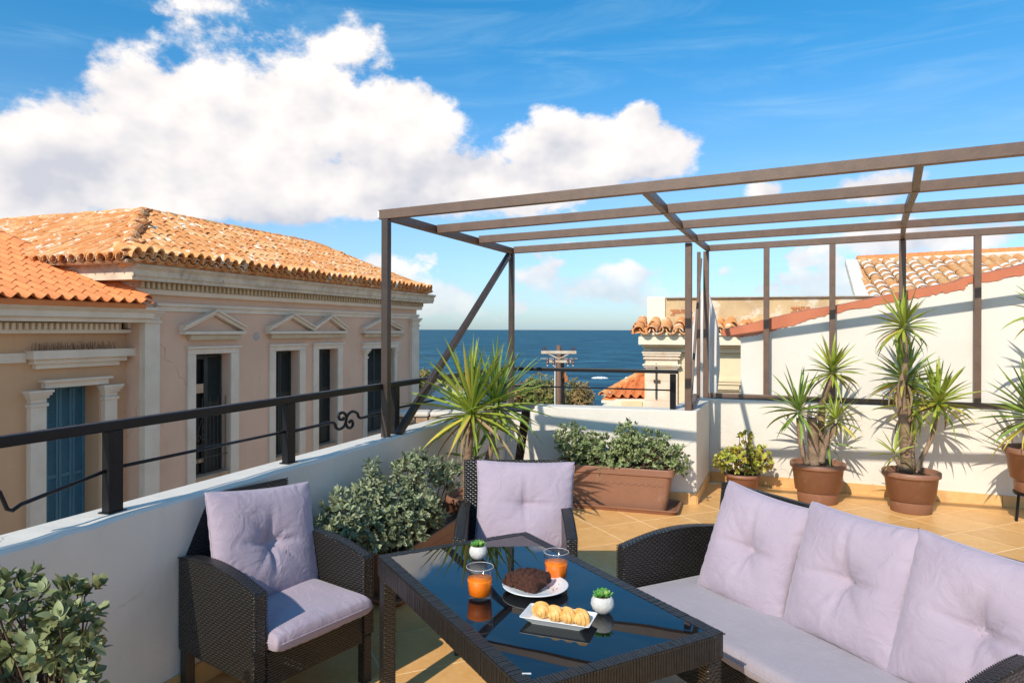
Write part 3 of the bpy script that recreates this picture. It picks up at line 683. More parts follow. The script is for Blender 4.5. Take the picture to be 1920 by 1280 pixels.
# dark metal stand in the corner: a slanting leg under a thin plate
st = thing('metal_stand', 'dark steel plate on a slanting leg in the terrace corner behind the rear armchair', 'stand', (.02, 6.0, 0))
def st_(p): return p - Vector((.02, 6.0, 0))
MB().bar(st_(pxd(987, 768, 5.95)), st_(px2(962, 950, .0)), .075, .012, up=(0, 1, 0)).build('leg', 'railing', st, bevel=.003)
p4 = [pxd(930, 768, 6.05), pxd(992, 771, 5.9), pxd(1006, 757, 6.35), pxd(950, 757, 6.4)]
mb = MB(); mb.add([st_(p) + Vector((0, 0, h_)) for h_ in (-.01, .006) for p in p4], [(0, 1, 2, 3), (7, 6, 5, 4), (0, 4, 5, 1), (1, 5, 6, 2), (2, 6, 7, 3), (3, 7, 4, 0)]); mb.build('plate', 'railing', st, bevel=.002)
MB().bar(st_(pxd(985, 771, 5.95)), st_(pxd(1000, 762, 6.3)), .03, .03).build('bracket', 'railing', st)

# ------------------------------------------------------------------ roof tiles
def cover_mesh(r0=.10, r1=.082, L=.40, th=.014, n=7, arc=170, lift=.0):
    mb = MB(); vs = []
    for (r, y, dz) in ((r0, 0, lift), (r1, L, 0)):
        for rr in (r, r - th):
            for k in range(n + 1):
                a_ = R(90 - arc / 2 + arc * k / n); vs.append((rr * math.cos(a_), y, rr * math.sin(a_) + dz))
    m_ = n + 1; fs = []
    for k in range(n):
        fs += [(k, k + 1, 2 * m_ + k + 1, 2 * m_ + k), (m_ + k + 1, m_ + k, 3 * m_ + k, 3 * m_ + k + 1), (k + 1, k, m_ + k, m_ + k + 1), (2 * m_ + k, 2 * m_ + k + 1, 3 * m_ + k + 1, 3 * m_ + k)]
    fs += [(0, 2 * m_, 3 * m_, m_), (n, m_ + n, 3 * m_ + n, 2 * m_ + n)]
    return mb.add(vs, fs)
def s_tile(w=.2, L=.38, th=.013, n=12):
    mb = MB(); vs = []
    def hf(t): return .045 * (1 - math.cos(2 * math.pi * min(t / .62, 1))) / 2 * 1.25 + (-.018 * math.sin(math.pi * (t - .62) / .38) if t > .62 else 0)
    for y in (0, L):
        for o in (0, -th):
            for k in range(n + 1): t_ = k / n; vs.append(((t_ - .5) * w * 1.04, y, hf(t_) + o + (.018 if y == 0 else 0)))
    m_ = n + 1; fs = []
    for k in range(n):
        fs += [(k, k + 1, 2 * m_ + k + 1, 2 * m_ + k), (m_ + k + 1, m_ + k, 3 * m_ + k, 3 * m_ + k + 1), (k + 1, k, m_ + k, m_ + k + 1), (2 * m_ + k, 2 * m_ + k + 1, 3 * m_ + k + 1, 3 * m_ + k)]
    fs += [(0, 2 * m_, 3 * m_, m_), (n, m_ + n, 3 * m_ + n, 2 * m_ + n)]
    return mb.add(vs, fs)
def inpoly(x, y, poly):
    c = False; j = len(poly) - 1
    for i in range(len(poly)):
        if (poly[i][1] > y) != (poly[j][1] > y) and x < (poly[j][0] - poly[i][0]) * (y - poly[i][1]) / (poly[j][1] - poly[i][1]) + poly[i][0]: c = not c
        j = i
    return c
def tile_roof(parent, o, ex, ey, poly, pitch, row, proto, budget, rest, m, pan=None, jit=.012, jr=2.5, off=0.0, near=None):
    """lay tiles over polygon `poly` (coordinates along ex, ey) of the plane through o; returns leftover budget"""
    o = Vector(o); ex = Vector(ex).normalized(); ey = Vector(ey).normalized(); ez = ex.cross(ey)
    xs = [p[0] for p in poly]; ys = [p[1] for p in poly]; cells = []
    base = Matrix((ex, ey, ez)).transposed().to_4x4()
    nr = int((max(ys)) / row) + 1; nc = int((max(xs) - min(xs)) / pitch) + 1
    for r_ in range(nr):
        for c_ in range(nc):
            x = min(xs) + pitch * (c_ + .5); y = r_ * row + off
            if not inpoly(x, y + row * .5 + .001, poly): continue
            cells.append((x, y, r_, c_))
    if near: cells.sort(key=near)
    for x, y, r_, c_ in cells:
        jx, jy, ja, jz = random.gauss(0, jit * .5), random.gauss(0, jit), random.gauss(0, jr), random.uniform(0, jit * .4)
        mt = Matrix.Translation(o + ex * (x + jx) + ey * (y - .05 + jy) + ez * (.02 + jz)) @ base @ Matrix.Rotation(R(ja), 4, 'Z')
        if budget > 0:
            t_ = proto.copy(); t_.name = 'roof_tile'; COL.objects.link(t_); t_.parent = parent; t_.matrix_basis = mt; budget -= 1
        else: rest.add([mt @ Vector(v) for v in proto['_v']], proto['_f']) if False else rest.add([mt @ v.co for v in proto.data.vertices], [tuple(p_.vertices) for p_ in proto.data.polygons])
        if pan is not None:
            mp_ = Matrix.Translation(o + ex * (x + pitch / 2 + jx * .5) + ey * (y - .03) + ez * .055) @ base
            pan.add([mp_ @ Vector((v.co.x * 1.02, v.co.y, -v.co.z * .8)) for v in proto.data.vertices], [tuple(p_.vertices) for p_ in proto.data.polygons])
    return budget
def slab(parent, pts, m, th=.05, name='roof_slab'):
    pts = [Vector(p) for p in pts]; n = len(pts); nz = (pts[1] - pts[0]).cross(pts[2] - pts[0]).normalized()
    if nz.z < 0: nz = -nz
    mb = MB(); mb.add([p for p in pts] + [p - nz * th for p in pts], [tuple(range(n)), tuple(range(n, 2 * n))[::-1]] + [(i, (i + 1) % n, n + (i + 1) % n, n + i) for i in range(n)])
    return mb.build(name, m, parent)
def proto_obj(mb, m):
    o = mb.build('roof_tile', m); COL.objects.unlink(o); return o

# ------------------------------------------------------------------ pink house (left), local frame: x along facade, y inwards, z up
FA = 20.3; fw = az(FA); fn = az(FA + 90); FC = -9.632
fo = fn * FC
pink = thing('pink_house', 'old pink neoclassical house with pediment windows and a weathered clay tile roof', 'house', (fo.x, fo.y, 0), math.atan2(fw.y, fw.x))
def fs_(px, q=0.0):                       # s along facade for a pixel column on the plane q metres behind the facade
    t_ = (px - 960) / F; c = FC - q; Y = c / (fn.x - t_ * fn.y) ; X = t_ * Y; return X * fw.x + Y * fw.y
def fz_(px, py, q=0.0):
    t_ = (px - 960) / F; c = FC - q; Y = c / (fn.x - t_ * fn.y); return EYE - (py - HZ) / F * Y
# note: fn = (cos, -sin) so X*fn.x + Y*fn.y = c  ->  Y = c / (t*fn.x + fn.y)
def fs_(px, q=0.0):
    t_ = (px - 960) / F; c = FC - q; Y = c / (t_ * fn.x + fn.y); return t_ * Y * fw.x + Y * fw.y
def fz_(px, py, q=0.0):
    t_ = (px - 960) / F; c = FC - q; Y = c / (t_ * fn.x + fn.y); return EYE - (py - HZ) / F * Y
def facade(parent, s0, s1, z0, z1, q, ops, depth, m, name='wall', back=4.5):
    """front sheet with openings, their reveals, and the body's other sides"""
    mb = MB(); xs = sorted({s0, s1} | {o[0] for o in ops} | {o[1] for o in ops}); zs = sorted({z0, z1} | {o[2] for o in ops} | {o[3] for o in ops})
    for i in range(len(xs) - 1):
        for j in range(len(zs) - 1):
            cx, cz = (xs[i] + xs[i + 1]) / 2, (zs[j] + zs[j + 1]) / 2
            if any(o[0] < cx < o[1] and o[2] < cz < o[3] for o in ops): continue
            mb.add([(xs[i], q, zs[j]), (xs[i + 1], q, zs[j]), (xs[i + 1], q, zs[j + 1]), (xs[i], q, zs[j + 1])], [(0, 1, 2, 3)])
    for a_, b_, c_, d_ in ops:
        r = q + depth
        mb.add([(a_, q, c_), (b_, q, c_), (b_, q, d_), (a_, q, d_), (a_, r, c_), (b_, r, c_), (b_, r, d_), (a_, r, d_)],
               [(0, 4, 5, 1), (1, 5, 6, 2), (2, 6, 7, 3), (3, 7, 4, 0)])
    bk = q + back
    mb.add([(s0, q, z0), (s1, q, z0), (s1, q, z1), (s0, q, z1), (s0, bk, z0), (s1, bk, z0), (s1, bk, z1), (s0, bk, z1)],
           [(3, 7, 4, 0), (1, 5, 6, 2), (2, 6, 7, 3), (4, 5, 6, 7), (0, 1, 5, 4)])
    return mb.build(name, m, parent, fix=False)
sL, sR = 8.50, fs_(781)
ez_ = 2.66                                   # eave height
wins = []
for k, (pa_, pb_, oa, ob) in enumerate(((350, 446, 365, 431), (504, 571, 515, 560), (586, 641, 596, 632), (679, 751, 686, 738))):
    wins.append((fs_(pa_), fs_(pb_), fs_(oa), fs_(ob)))
zo0, zo1 = -1.08, 1.14
ops = [(w[2], w[3], zo0, zo1) for w in wins]
facade(pink, sL, sR, -4, 2.5, 0, ops, .27, 'pink')
# camera-facing wing wall
mb = MB(); mb.add([(sL, 4.5, -4), (sL, 13, -4), (sL, 13, 2.5), (sL, 4.5, 2.5)], [(0, 1, 2, 3)]); mb.build('wall', 'pink', pink, fix=False)
mb = MB(); mb.add([(sL + 4.7, 4.5, -4), (sL + 4.7, 13, -4), (sL + 4.7, 13, 2.5), (sL + 4.7, 4.5, 2.5), (sL, 13, -4), (sL, 13, 2.5)], [(0, 1, 2, 3), (1, 4, 5, 2)]); mb.build('wall', 'pink', pink, fix=False)
def mould(parent, s0, s1, prof, m, name, q=0.0, ret0=0.0, bevel=0.0):   # profile (out, z) swept along the facade
    mb = MB(); n = len(prof)
    vs = [(s0, q - o, z) for o, z in prof] + [(s1, q - o, z) for o, z in prof]
    mb.add(vs, [tuple(range(n)), tuple(range(n, 2 * n))[::-1]] + [(i, n + i, n + (i + 1) % n, (i + 1) % n) for i in range(n)])
    return mb.build(name, m, parent, bevel=bevel)
# cornice along the street and along the camera side
cor = [(0, 2.18), (.10, 2.18), (.12, 2.24), (.14, 2.24), (.14, 2.36), (.30, 2.38), (.33, 2.42), (.34, 2.50), (.40, 2.56), (.42, 2.615), (0, 2.615)]
sC0 = sL - .42; sC1 = sR + .42
mould(pink, sL - .14, sR + .14, [(.0, 2.17), (.10, 2.17), (.12, 2.23), (.12, 2.25), (0, 2.25)], 'trim', 'cornice_moulding')
mould(pink, sC0, sC1, [(.0, 2.37), (.33, 2.37), (.33, 2.42), (.36, 2.44), (.36, 2.53), (.42, 2.58), (.42, 2.615), (0, 2.615)], 'cornice', 'cornice')
mb = MB(); mb.box(sL - .12, sR + .12, -.115, 0, 2.252, 2.368); mb.build('dentil_band', 'dentil', pink)
mb = MB(); x = sL - .10
while x < sR + .1: mb.box(x, x + .05, -.17, -.117, 2.262, 2.362); x += .105
stuff(mb.build('dentils', 'dentil', pink))
mb = MB(); mb.box(sC0, sL, 0, 12.6, 2.37, 2.615); mb.box(sL - .14, sL - .001, 0, 12.6, 2.17, 2.368); mb.box(sR, sC1, 0, 4.7, 2.37, 2.614); mb.box(sR + .001, sR + .14, 0, 4.5, 2.17, 2.368); mb.build('cornice', 'cornice', pink)
# string course, corner pilasters
mould(pink, fs_(289), sR + .05, [(0, 1.90), (.03, 1.90), (.035, 1.96), (.07, 1.99), (.07, 2.035), (0, 2.035)], 'trim', 'string_course')
def pilaster(parent, s0, s1, z0, z1, q=0.0, proj=.10, cap=True, m='trim'):
    p_ = MB().box(s0, s1, q - proj, q + .01, z0, z1 - .24).build('pilaster', m, parent, bevel=.006)
    if cap:
        for (e, a_, b_) in ((.02, z1 - .24, z1 - .19), (.0, z1 - .19, z1 - .12), (.025, z1 - .12, z1 - .08), (.05, z1 - .08, z1 - .04), (.07, z1 - .04, z1)):
            MB().box(s0 - e, s1 + e, q - proj - e, q + .012, a_, b_ - .001).build('capital_moulding', m, p_, bevel=.004)
pilaster(pink, fs_(262), fs_(290), -4, 1.93, 0, .12)
pilaster(pink, fs_(768), sR + .001, -4, 1.93, 0, .09)
# windows
def shutter(parent, a_, b_, z0, z1, q, m, slats=True, panels=2):
    """frame + stiles + slats of one shutter leaf"""
    leaf = MB(); w_ = .045
    leaf.box(a_, a_ + w_, q, q + .04, z0, z1); leaf.box(b_ - w_, b_, q, q + .04, z0, z1)
    H = z1 - z0; cuts = [z0, z0 + H * .22, z0 + H * .58, z1]
    for c_ in cuts: leaf.box(a_ + w_, b_ - w_, q + .002, q + .038, max(c_ - .03, z0), min(c_ + .035, z1))
    leaf.box(a_ + w_, b_ - w_, q + .02, q + .03, z0, cuts[1])
    o = leaf.build('shutter', m, parent, bevel=.003)
    mb = MB()
    for (c0, c1) in ((cuts[1], cuts[2]), (cuts[2], cuts[3])):
        z = c0 + .06
        while z < c1 - .06:
            mb.add([(a_ + w_, q + .006, z - .012), (b_ - w_, q + .006, z - .012), (b_ - w_, q + .03, z + .014), (a_ + w_, q + .03, z + .014),
                    (a_ + w_, q + .006, z - .005), (b_ - w_, q + .006, z - .005), (b_ - w_, q + .03, z + .021), (a_ + w_, q + .03, z + .021)],
                   [(0, 1, 2, 3), (7, 6, 5, 4), (0, 4, 5, 1), (1, 5, 6, 2), (2, 6, 7, 3), (3, 7, 4, 0)]); z += .034
    mb.box(a_ + w_, b_ - w_, q + .031, q + .037, cuts[1], z1 - .02)
    stuff(mb.build('slats', m, o)); return o
for k, (a_, b_, oa, ob) in enumerate(wins):
    fr = MB(); ww = .13
    if k < 3:
        fr.box(a_, oa, -.04, 0.002, -4 if k < 1 else -4, 1.145); fr.box(ob, b_, -.04, 0.002, -4, 1.145)
        fr.box(a_, b_, -.04, .002, 1.147, 1.24); fo_ = fr.build('window_frame', 'trim', pink, bevel=.005)
        MB().box(a_ - .035, b_ + .035, -.075, .002, 1.242, 1.285).build('lintel_moulding', 'trim', pink, bevel=.006)
    else:
        a2, b2 = oa - .06, ob + .06
        pilaster(pink, oa - .13, oa + .012, -4, 1.10, 0, .05); pilaster(pink, ob - .012, ob + .13, -4, 1.10, 0, .05)
        MB().box(oa - .2, ob + .2, -.07, .002, 1.102, 1.22).build('lintel_moulding', 'trim', pink, bevel=.006)
        MB().box(oa - .24, ob + .24, -.10, .002, 1.222, 1.265).build('lintel_moulding', 'trim', pink, bevel=.006)
    # shutters and what is behind
    wn2 = MB().box(oa + .001, ob - .001, .262, .27, zo0, zo1).build('window', 'void', pink)
    mid = (oa + ob) / 2
    if k == 0:
        shutter(wn2, mid + .02, ob - .02, zo0 + .02, zo1 - .03, .18, 'darkwood')
        g_ = MB(); g_.box(oa + .01, oa + .05, .18, .22, zo0, zo1 - .02); g_.box(mid - .03, mid + .02, .18, .22, zo0, zo1 - .02); g_.box(oa + .05, mid - .03, .185, .215, zo1 - .1, zo1 - .03)
        g_.box(oa + .05, mid - .03, .185, .215, zo0 + .5, zo0 + .55); g_.build('sash_frame', 'darkwood', wn2)
        MB().box(oa + .07, mid - .05, .17, .184, zo1 - .72, zo1 - .55).build('loose_panel', 'sill', wn2); MB().box(oa + .07, mid - .05, .17, .184, zo0 + .22, zo0 + .3).build('loose_panel', 'sill', wn2)
        # iron grille over the lower half
        gr = MB(); nb_ = 9
        for i in range(nb_):
            x = oa + .05 + (ob - oa - .1) * i / (nb_ - 1); gr.tube([(x, .06, zo0 + .04), (x, .06, zo1 - (.95 if i % 2 else .8))], .007, 5)
        for z in (zo0 + .32, zo1 - 1.05): gr.tube([(oa, .06, z), (ob, .06, z)], .009, 5)
        for sx in (-1, 1):
            gr.tube([(oa + .22 + sx * .07 + .05 * math.cos(a2), .055, -.38 + .05 * math.sin(a2)) for a2 in np.linspace(-.5, 5.2, 14)], .009, 5)
            gr.tube([(oa + .22 + sx * (.10 - .09 * t_ ** .5), .055, -.28 + .22 * t_) for t_ in np.linspace(0, 1, 8)], .007, 5)
        gr.build('grille', 'iron', pink)
    else:
        shutter(wn2, oa + .01, mid - .005, zo0 + .02, zo1 - .02, .19, 'darkwood'); shutter(wn2, mid + .005, ob - .01, zo0 + .02, zo1 - .02, .19, 'darkwood')
    MB().box(oa + .002, ob - .002, -.02, .26, zo0 - .02, zo0 + .001).build('sill', 'sill', pink)
    MB().box(oa + .01, ob - .01, .02, .05, -4, zo0 - .021).build('apron', 'sill', pink) if False else MB().box(oa + .002, ob - .002, -.004, .0, -2.2, zo0 - .021).build('apron', 'sill', pink)
def pediment(a_, b_, ax, zb, zt, base=True):
    d = .16
    mb = MB(); mid = ax
    mb.box(a_, b_, -d, .002, zb, zb + .06)
    mb.build('pediment_base', 'trim', pink, bevel=.006)
    for sx, e in ((1, a_), (-1, b_)):
        mb = MB(); dx = mid - e; L_ = math.hypot(dx, zt - zb - .06); nx, nz = -(zt - zb - .06) / L_ * (1 if dx > 0 else -1), abs(dx) / L_
        x0, z0 = e, zb + .062; x1, z1 = mid, zt
        for (dd, t0, t1) in ((.13, 0, .055), (.18, .056, .09)):
            pp = [(x0 + nx * t0 + (0), z0 + nz * t0 - .0), (x1, z1 + (t0) * (1 / nz) - .0), (x1, z1 + t1 / nz), (x0 + nx * t1, z0 + nz * t1)]
            pp = [(x0, z0 + t0 / nz), (x1, z1 + t0 / nz), (x1, z1 + t1 / nz), (x0, z0 + t1 / nz)]
            mb.prism(pp, lambda x, z: (x, -dd, z), lambda x, z: (x, .002, z))
        mb.build('raking_moulding', 'trim', pink, bevel=.004)
    mb = MB(); mb.prism([(a_ + .1, zb + .062), (b_ - .1, zb + .062), (mid, zt - .01)], lambda x, z: (x, -.03, z), lambda x, z: (x, .002, z)); mb.build('tympanum', 'pink', pink)
for k, (pa_, pb_, pc, zt) in enumerate(((343, 457, 409, 1.86), (504, 588, 547, 1.84), (588, 648, 620, 1.84), (681, 753, 718, 1.84))):
    a_, b_ = fs_(pa_, -.1), fs_(pb_, -.1); pediment(a_, b_, (a_ + b_) / 2, 1.50, zt)
for pa_, pb_ in ((350, 444), (503, 643), (679, 752)):
    MB().box(fs_(pa_), fs_(pb_), -.11, .002, 1.40, 1.497).build('pediment_shelf', 'dentil', pink, bevel=.012)
# patches where the plaster has been made good
for (px_, py_, r_) in ((481, 632, .09), (267, 545, .3)):
    if px_ < 300: continue
    mb = MB(); s_, z_ = fs_(px_), fz_(px_, py_); pp = [(s_ + r_ * random.uniform(.7, 1.1) * math.cos(a2), z_ + r_ * random.uniform(.8, 1.1) * math.sin(a2)) for a2 in np.linspace(0, 6.0, 14)]
    mb.prism(pp, lambda x, z: (x, -.004, z), lambda x, z: (x, .001, z)); mb.build('plaster_patch', 'ledge', pink)
# roof
run = 2.33; zr = 3.83; e0 = sL - .62; q0 = -.45; e1 = fs_(803, -.45); rise = zr - ez_
sp_ = e0 + run; far = e1 - run
k_ = math.hypot(run, rise)
slab(pink, [(e0, q0, ez_), (e1, q0, ez_), (far, q0 + run, zr), (sp_, q0 + run, zr)], 'tilepan')
slab(pink, [(e0, q0, ez_), (sp_, q0 + run, zr), (sp_, 13, zr), (e0, 13, ez_)], 'tilepan')
slab(pink, [(e1, q0, ez_), (e1, q0 + 2 * run, ez_), (far, q0 + run, zr)], 'tilepan')
slab(pink, [(sp_, q0 + run, zr), (far, q0 + run, zr), (e1, q0 + 2 * run, ez_), (sp_ + run, q0 + 2 * run, ez_)], 'tilepan')
slab(pink, [(sp_, q0 + run, zr), (sp_ + run, q0 + 2 * run, ez_), (sp_ + run, 13, ez_), (sp_, 13, zr)], 'tilepan')
proto = proto_obj(cover_mesh(), 'tileold'); pan = MB(); rest = MB()
fA = [(0, -.05), (e1 - e0, -.05), (far - e0, k_), (sp_ - e0, k_)]
bud = tile_roof(pink, (e0, q0, ez_ + .03), (1, 0, 0), (0, run, rise), fA, .205, .29, proto, 210, rest, 'tileold', pan, jit=.018, jr=3.5, near=lambda c: c[2] * .9 + c[0] * .35)
fB = [(0, -.05), (13 - q0, -.05), (13 - q0, k_), (run, k_)]
fBm = [(-13 + q0, -.05), (0, -.05), (-run, k_), (-13 + q0, k_)]
bud = tile_roof(pink, (e0, q0, ez_ + .03), (0, -1, 0), (run, 0, rise), fBm, .205, .29, proto, 80, rest, 'tileold', pan, jit=.02, jr=4, near=lambda c: -c[0] + 0 * c[1])
# hidden slopes too
tile_roof(pink, (e1, q0 + 2 * run, ez_ + .03), (0, -1, 0) if False else (0, 1, 0), (-run, 0, rise), [(-2 * run, -.05), (0, -.05), (-run, k_)], .205, .29, proto, 0, rest, 'tileold', None)
# projecting eave course: fat double tiles with open dark ends
pe_ = proto_obj(cover_mesh(.098, .088, .42, arc=185), 'tileold'); x = e0 + .1; k2 = 0
while x < e1 - .05:
    o = inst(pe_, 'eave_tile', pink, (x + random.uniform(-.012, .012), q0 - .10 + random.uniform(-.02, .02), ez_ + .045), (math.atan(rise / run) * .6, R(random.uniform(-4, 4)), R(random.uniform(-3, 3))), (1, 1, random.uniform(1.5, 1.95)))
    o = inst(pe_, 'eave_tile', pink, (x + .1025, q0 - .07, ez_ + .07), (math.atan(rise / run) * .6, R(180), 0), (.95, 1, .75)); x += .205
x = .05
while x < 12.5:
    inst(pe_, 'eave_tile', pink, (e0 - .08, q0 + x, ez_ + .03), (0, -math.atan(rise / run) * .6, R(-90)), (1, 1, random.uniform(.9, 1.15))) if x < 5.5 else None; x += .205
# hips and ridges
def ridge(p0, p1, rad=.11):
    p0, p1 = Vector(p0), Vector(p1); d = (p1 - p0).normalized(); n = int((p1 - p0).length / .3)
    side = d.cross(Vector((0, 0, 1))).normalized(); upv = side.cross(d)
    for i in range(n):
        mt = Matrix.Translation(p0 + d * i * .3 + upv * random.uniform(-.0, .015)) @ Matrix((side, d, upv)).transposed().to_4x4() @ Matrix.Rotation(R(random.gauss(0, 4)), 4, 'Z')
        rest.add([mt @ (v.co * 1.15) for v in proto.data.vertices], [tuple(p_.vertices) for p_ in proto.data.polygons])
ridge((e0, q0, ez_ + .06), (sp_, q0 + run, zr + .05)); ridge((sp_, q0 + run, zr + .03), (far, q0 + run, zr + .03)); ridge((e1, q0, ez_ + .05), (far, q0 + run, zr + .04)); ridge((sp_, 13, zr + .02), (sp_, q0 + run, zr + .02))
stuff(rest.build('roof_tiles_far', 'tileold', pink, fix=False)); stuff(pan.build('pan_tiles', 'tilepan', pink, fix=False))
mould(pink, e0 + .1, e1 - .1, [(.0, 2.616), (.40, 2.616), (.40, 2.655), (0, 2.69)], 'mortar', 'eave_mortar')
MB().box(e0 + .06, sL, .0, 12.6, 2.616, 2.66).build('eave_mortar', 'mortar', pink)

# ------------------------------------------------------------------ ochre house (far left), same street line
och = thing('ochre_house', 'ochre house with blue louvred shutters and a bright orange tiled roof', 'house', (fo.x, fo.y, 0), math.atan2(fw.y, fw.x))
Q = .28; oR = fs_(262) - .003; oL = -2.0
da, db = fs_(84, Q), fs_(186, Q); dz1 = fz_(110, 727, Q)
facade(och, oL, oR, -4, 1.55, Q, [(da, db, -2.6, dz1)], .42, 'ochre', back=4.0)
wv = MB().box(da + .001, db - .001, Q + .40, Q + .42, -2.6, dz1).build('window', 'void', och)
n_ = 4; wl_ = (db - da) / n_
for i in range(n_): shutter(wv, da + i * wl_ + .004, da + (i + 1) * wl_ - .004, -2.55, dz1 - .02, Q + .30, 'bluewood')
for (x0, x1) in ((50, 80), (190, 213)):
    pilaster(och, fs_(x0, Q), fs_(x1, Q), -4, fz_(200, 722, Q), Q, .09)
a_, b_ = fs_(77, Q), fs_(196, Q)
MB().box(a_ - .0, b_, Q - .10, Q + .01, fz_(120, 727, Q), fz_(120, 716, Q)).build('lintel_moulding', 'trim', och, bevel=.005)
MB().box(a_ - .04, b_ + .04, Q - .15, Q + .01, fz_(120, 716, Q) + .001, fz_(120, 711.5, Q)).build('lintel_moulding', 'trim', och, bevel=.005)
# long ledge with grass-like bird spikes
l0, l1 = fs_(45, Q), fs_(238, Q); zl0, zl1 = fz_(140, 690, Q), fz_(140, 657, Q)
MB().box(oL, l0, Q - .05, Q + .01, zl0 + .10, zl1 - .03).build('ledge', 'trim', och, bevel=.005)
MB().box(l0 + .12, l1 - .2, Q - .08, Q + .01, zl0, zl0 + .07).build('ledge', 'trim', och, bevel=.006)
MB().box(l0 + .06, l1 - .1, Q - .13, Q + .01, zl0 + .071, zl0 + .14).build('ledge', 'trim', och, bevel=.01)
MB().box(l0, l1, Q - .2, Q + .01, zl0 + .141, zl1).build('ledge', 'trim', och, bevel=.01)
mb = MB()
for i in range(260):
    x = l0 + .05 + (l1 - l0 - .35) * random.random(); y = Q - .05 - .12 * random.random(); h_ = random.uniform(.05, .13)
    mb.tube([(x, y, zl1), (x + random.uniform(-.04, .04), y + random.uniform(-.03, .03), zl1 + h_)], .0014, 3, False)
stuff(mb.build('bird_spikes', 'wood', och, fix=False))
# cornice
mould(och, oL, oR - .02, [(0, 1.53), (.13, 1.53), (.13, 1.585), (.0, 1.585)], 'trim', 'cornice_moulding', q=Q)
mb = MB(); x = oL
while x < oR - .25: mb.box(x, x + .045, Q - .17, Q + .0, 1.587, 1.675); x += .09
stuff(mb.build('dentils', 'trim', och)); MB().box(oL, oR - .2, Q - .12, Q, 1.586, 1.69).build('dentil_band', 'dentil', och)
mould(och, oL, fs_(268), [(-Q, 1.70), (.17, 1.70), (.17, 1.75), (.24, 1.77), (.24, 1.85), (.32, 1.90), (.32, 1.945), (-Q, 1.945)], 'trim', 'cornice', q=0.0)
MB().box(oL, oR - .1, Q - .0, 4.2, 1.55, 1.944).build('wall', 'ochre', och)
# drainpipe in the corner
MB().tube([(fs_(247, Q - .05), Q - .05, 1.68), (fs_(247, Q - .05), Q - .05, -4)], .045, 10).build('drainpipe', 'ochre', och, smooth=True)
MB().box(fs_(240, Q - .1), fs_(252, Q - .1), Q - .1, Q, 1.60, 1.70).build('pipe_head', 'trim', och)
# roof
ov = 8.33; oe = -.36; oz = 2.00; sl = .342; qd = 4.2
proto = proto_obj(s_tile(), 'tilenew'); rest = MB(); lk = math.hypot(qd, qd * sl)
slab(och, [(oL, oe, oz - .01), (ov, oe, oz - .01), (ov, oe + qd, oz + sl * qd - .01), (oL, oe + qd, oz + sl * qd - .01)], 'tilenew', .08)
slab(och, [(oL, oe + qd, oz + sl * qd), (ov, oe + qd, oz + sl * qd), (ov, oe + 2 * qd, oz), (oL, oe + 2 * qd, oz)], 'tilenew', .08)
tile_roof(och, (0, oe, oz), (1, 0, 0), (0, 1, sl), [(oL, -.05), (ov, -.05), (ov, lk), (oL, lk)], .2, .335, proto, 290, rest, 'tilenew', None, jit=.003, jr=.4, near=lambda c: -c[0])
p2 = proto_obj(cover_mesh(.09, .075, .4), 'tilenew')
for i in range(13):
    t_ = inst(p2, 'roof_tile', och, (ov + .02, oe + i * .31, oz + .06 + sl * i * .31)); t_.rotation_euler = (math.atan(sl), 0, 0)
if rest.v: stuff(rest.build('roof_tiles_far', 'tilenew', och, fix=False))
mb = MB(); vs = []
for i in range(22):
    y = oe + .3 + i * .19; z = oz + sl * (y - oe)
    mb.box(ov + .08 + random.uniform(-.03, .03), ov + .25, y, y + .21, z - .12, z + .04 + random.uniform(-.03, .05))
mb.build('flashing_mortar', 'mortar', och, bevel=.03)

# ------------------------------------------------------------------ cream house on the right (frontal), local x to the right, y away
cy = 12.0; cs = cy / F
CRA = 14.0
def cx_(px):
    tx = (px - 960) / F; X0 = (1208 - 960) * cs; dx, dy = math.cos(R(CRA)), -math.sin(R(CRA)); return (tx * cy - X0) / (dx - tx * dy)
def cz_(py, dy=0.0): return EYE - (py - HZ) * cs
cr = thing('cream_house', 'cream neoclassical house corner with marble pilaster and broken tile eave', 'house', ((1208 - 960) * cs, cy, 0), R(-CRA))
MB().box(cx_(1209), cx_(1720), .0, 5, -4.5, cz_(628)).build('wall', 'cream', cr)
pil = MB().box(cx_(1211), cx_(1271), -.07, -.001, -4.5, cz_(661)).build('pilaster', 'marble', cr, bevel=.005)
for e, ya, yb in ((.06, 657, 661.5), (.045, 662, 666), (.02, 666.3, 669), (.04, 669.3, 672), (.05, 681, 684.5), (.03, 685, 687.5)):
    MB().box(cx_(1211) - e, cx_(1271) + e, -.07 - e, -.002, cz_(yb), cz_(ya)).build('capital_moulding', 'marble', pil, bevel=.006)
for y_ in (712, 748): MB().box(cx_(1211) - .001, cx_(1271) + .001, -.0712, -.0708 + .0, cz_(y_ + .5), cz_(y_)).build('block_joint', 'sill', pil)
MB().box(cx_(1229.5), cx_(1232.5), -.105, -.075, cz_(745), cz_(680)).build('tie_rod', 'iron', cr); MB().box(cx_(1226), cx_(1238), -.11, -.073, cz_(714), cz_(710)).build('tie_plate', 'iron', cr)
MB().box(cx_(1199), cx_(1720), -.30, .0, cz_(645), cz_(628)).build('cornice', 'creampale', cr, bevel=.012)
MB().box(cx_(1204), cx_(1720), -.18, .0, cz_(650), cz_(645.3)).build('cornice_moulding', 'cream', cr, bevel=.02)
MB().box(cx_(1207), cx_(1720), -.05, .0, cz_(659), cz_(650.3)).build('cornice_moulding', 'creampale', cr, bevel=.01)
MB().box(cx_(1275), cx_(1720), -.035, .0, cz_(663), cz_(661)).build('string_course', 'cream', cr, bevel=.008)
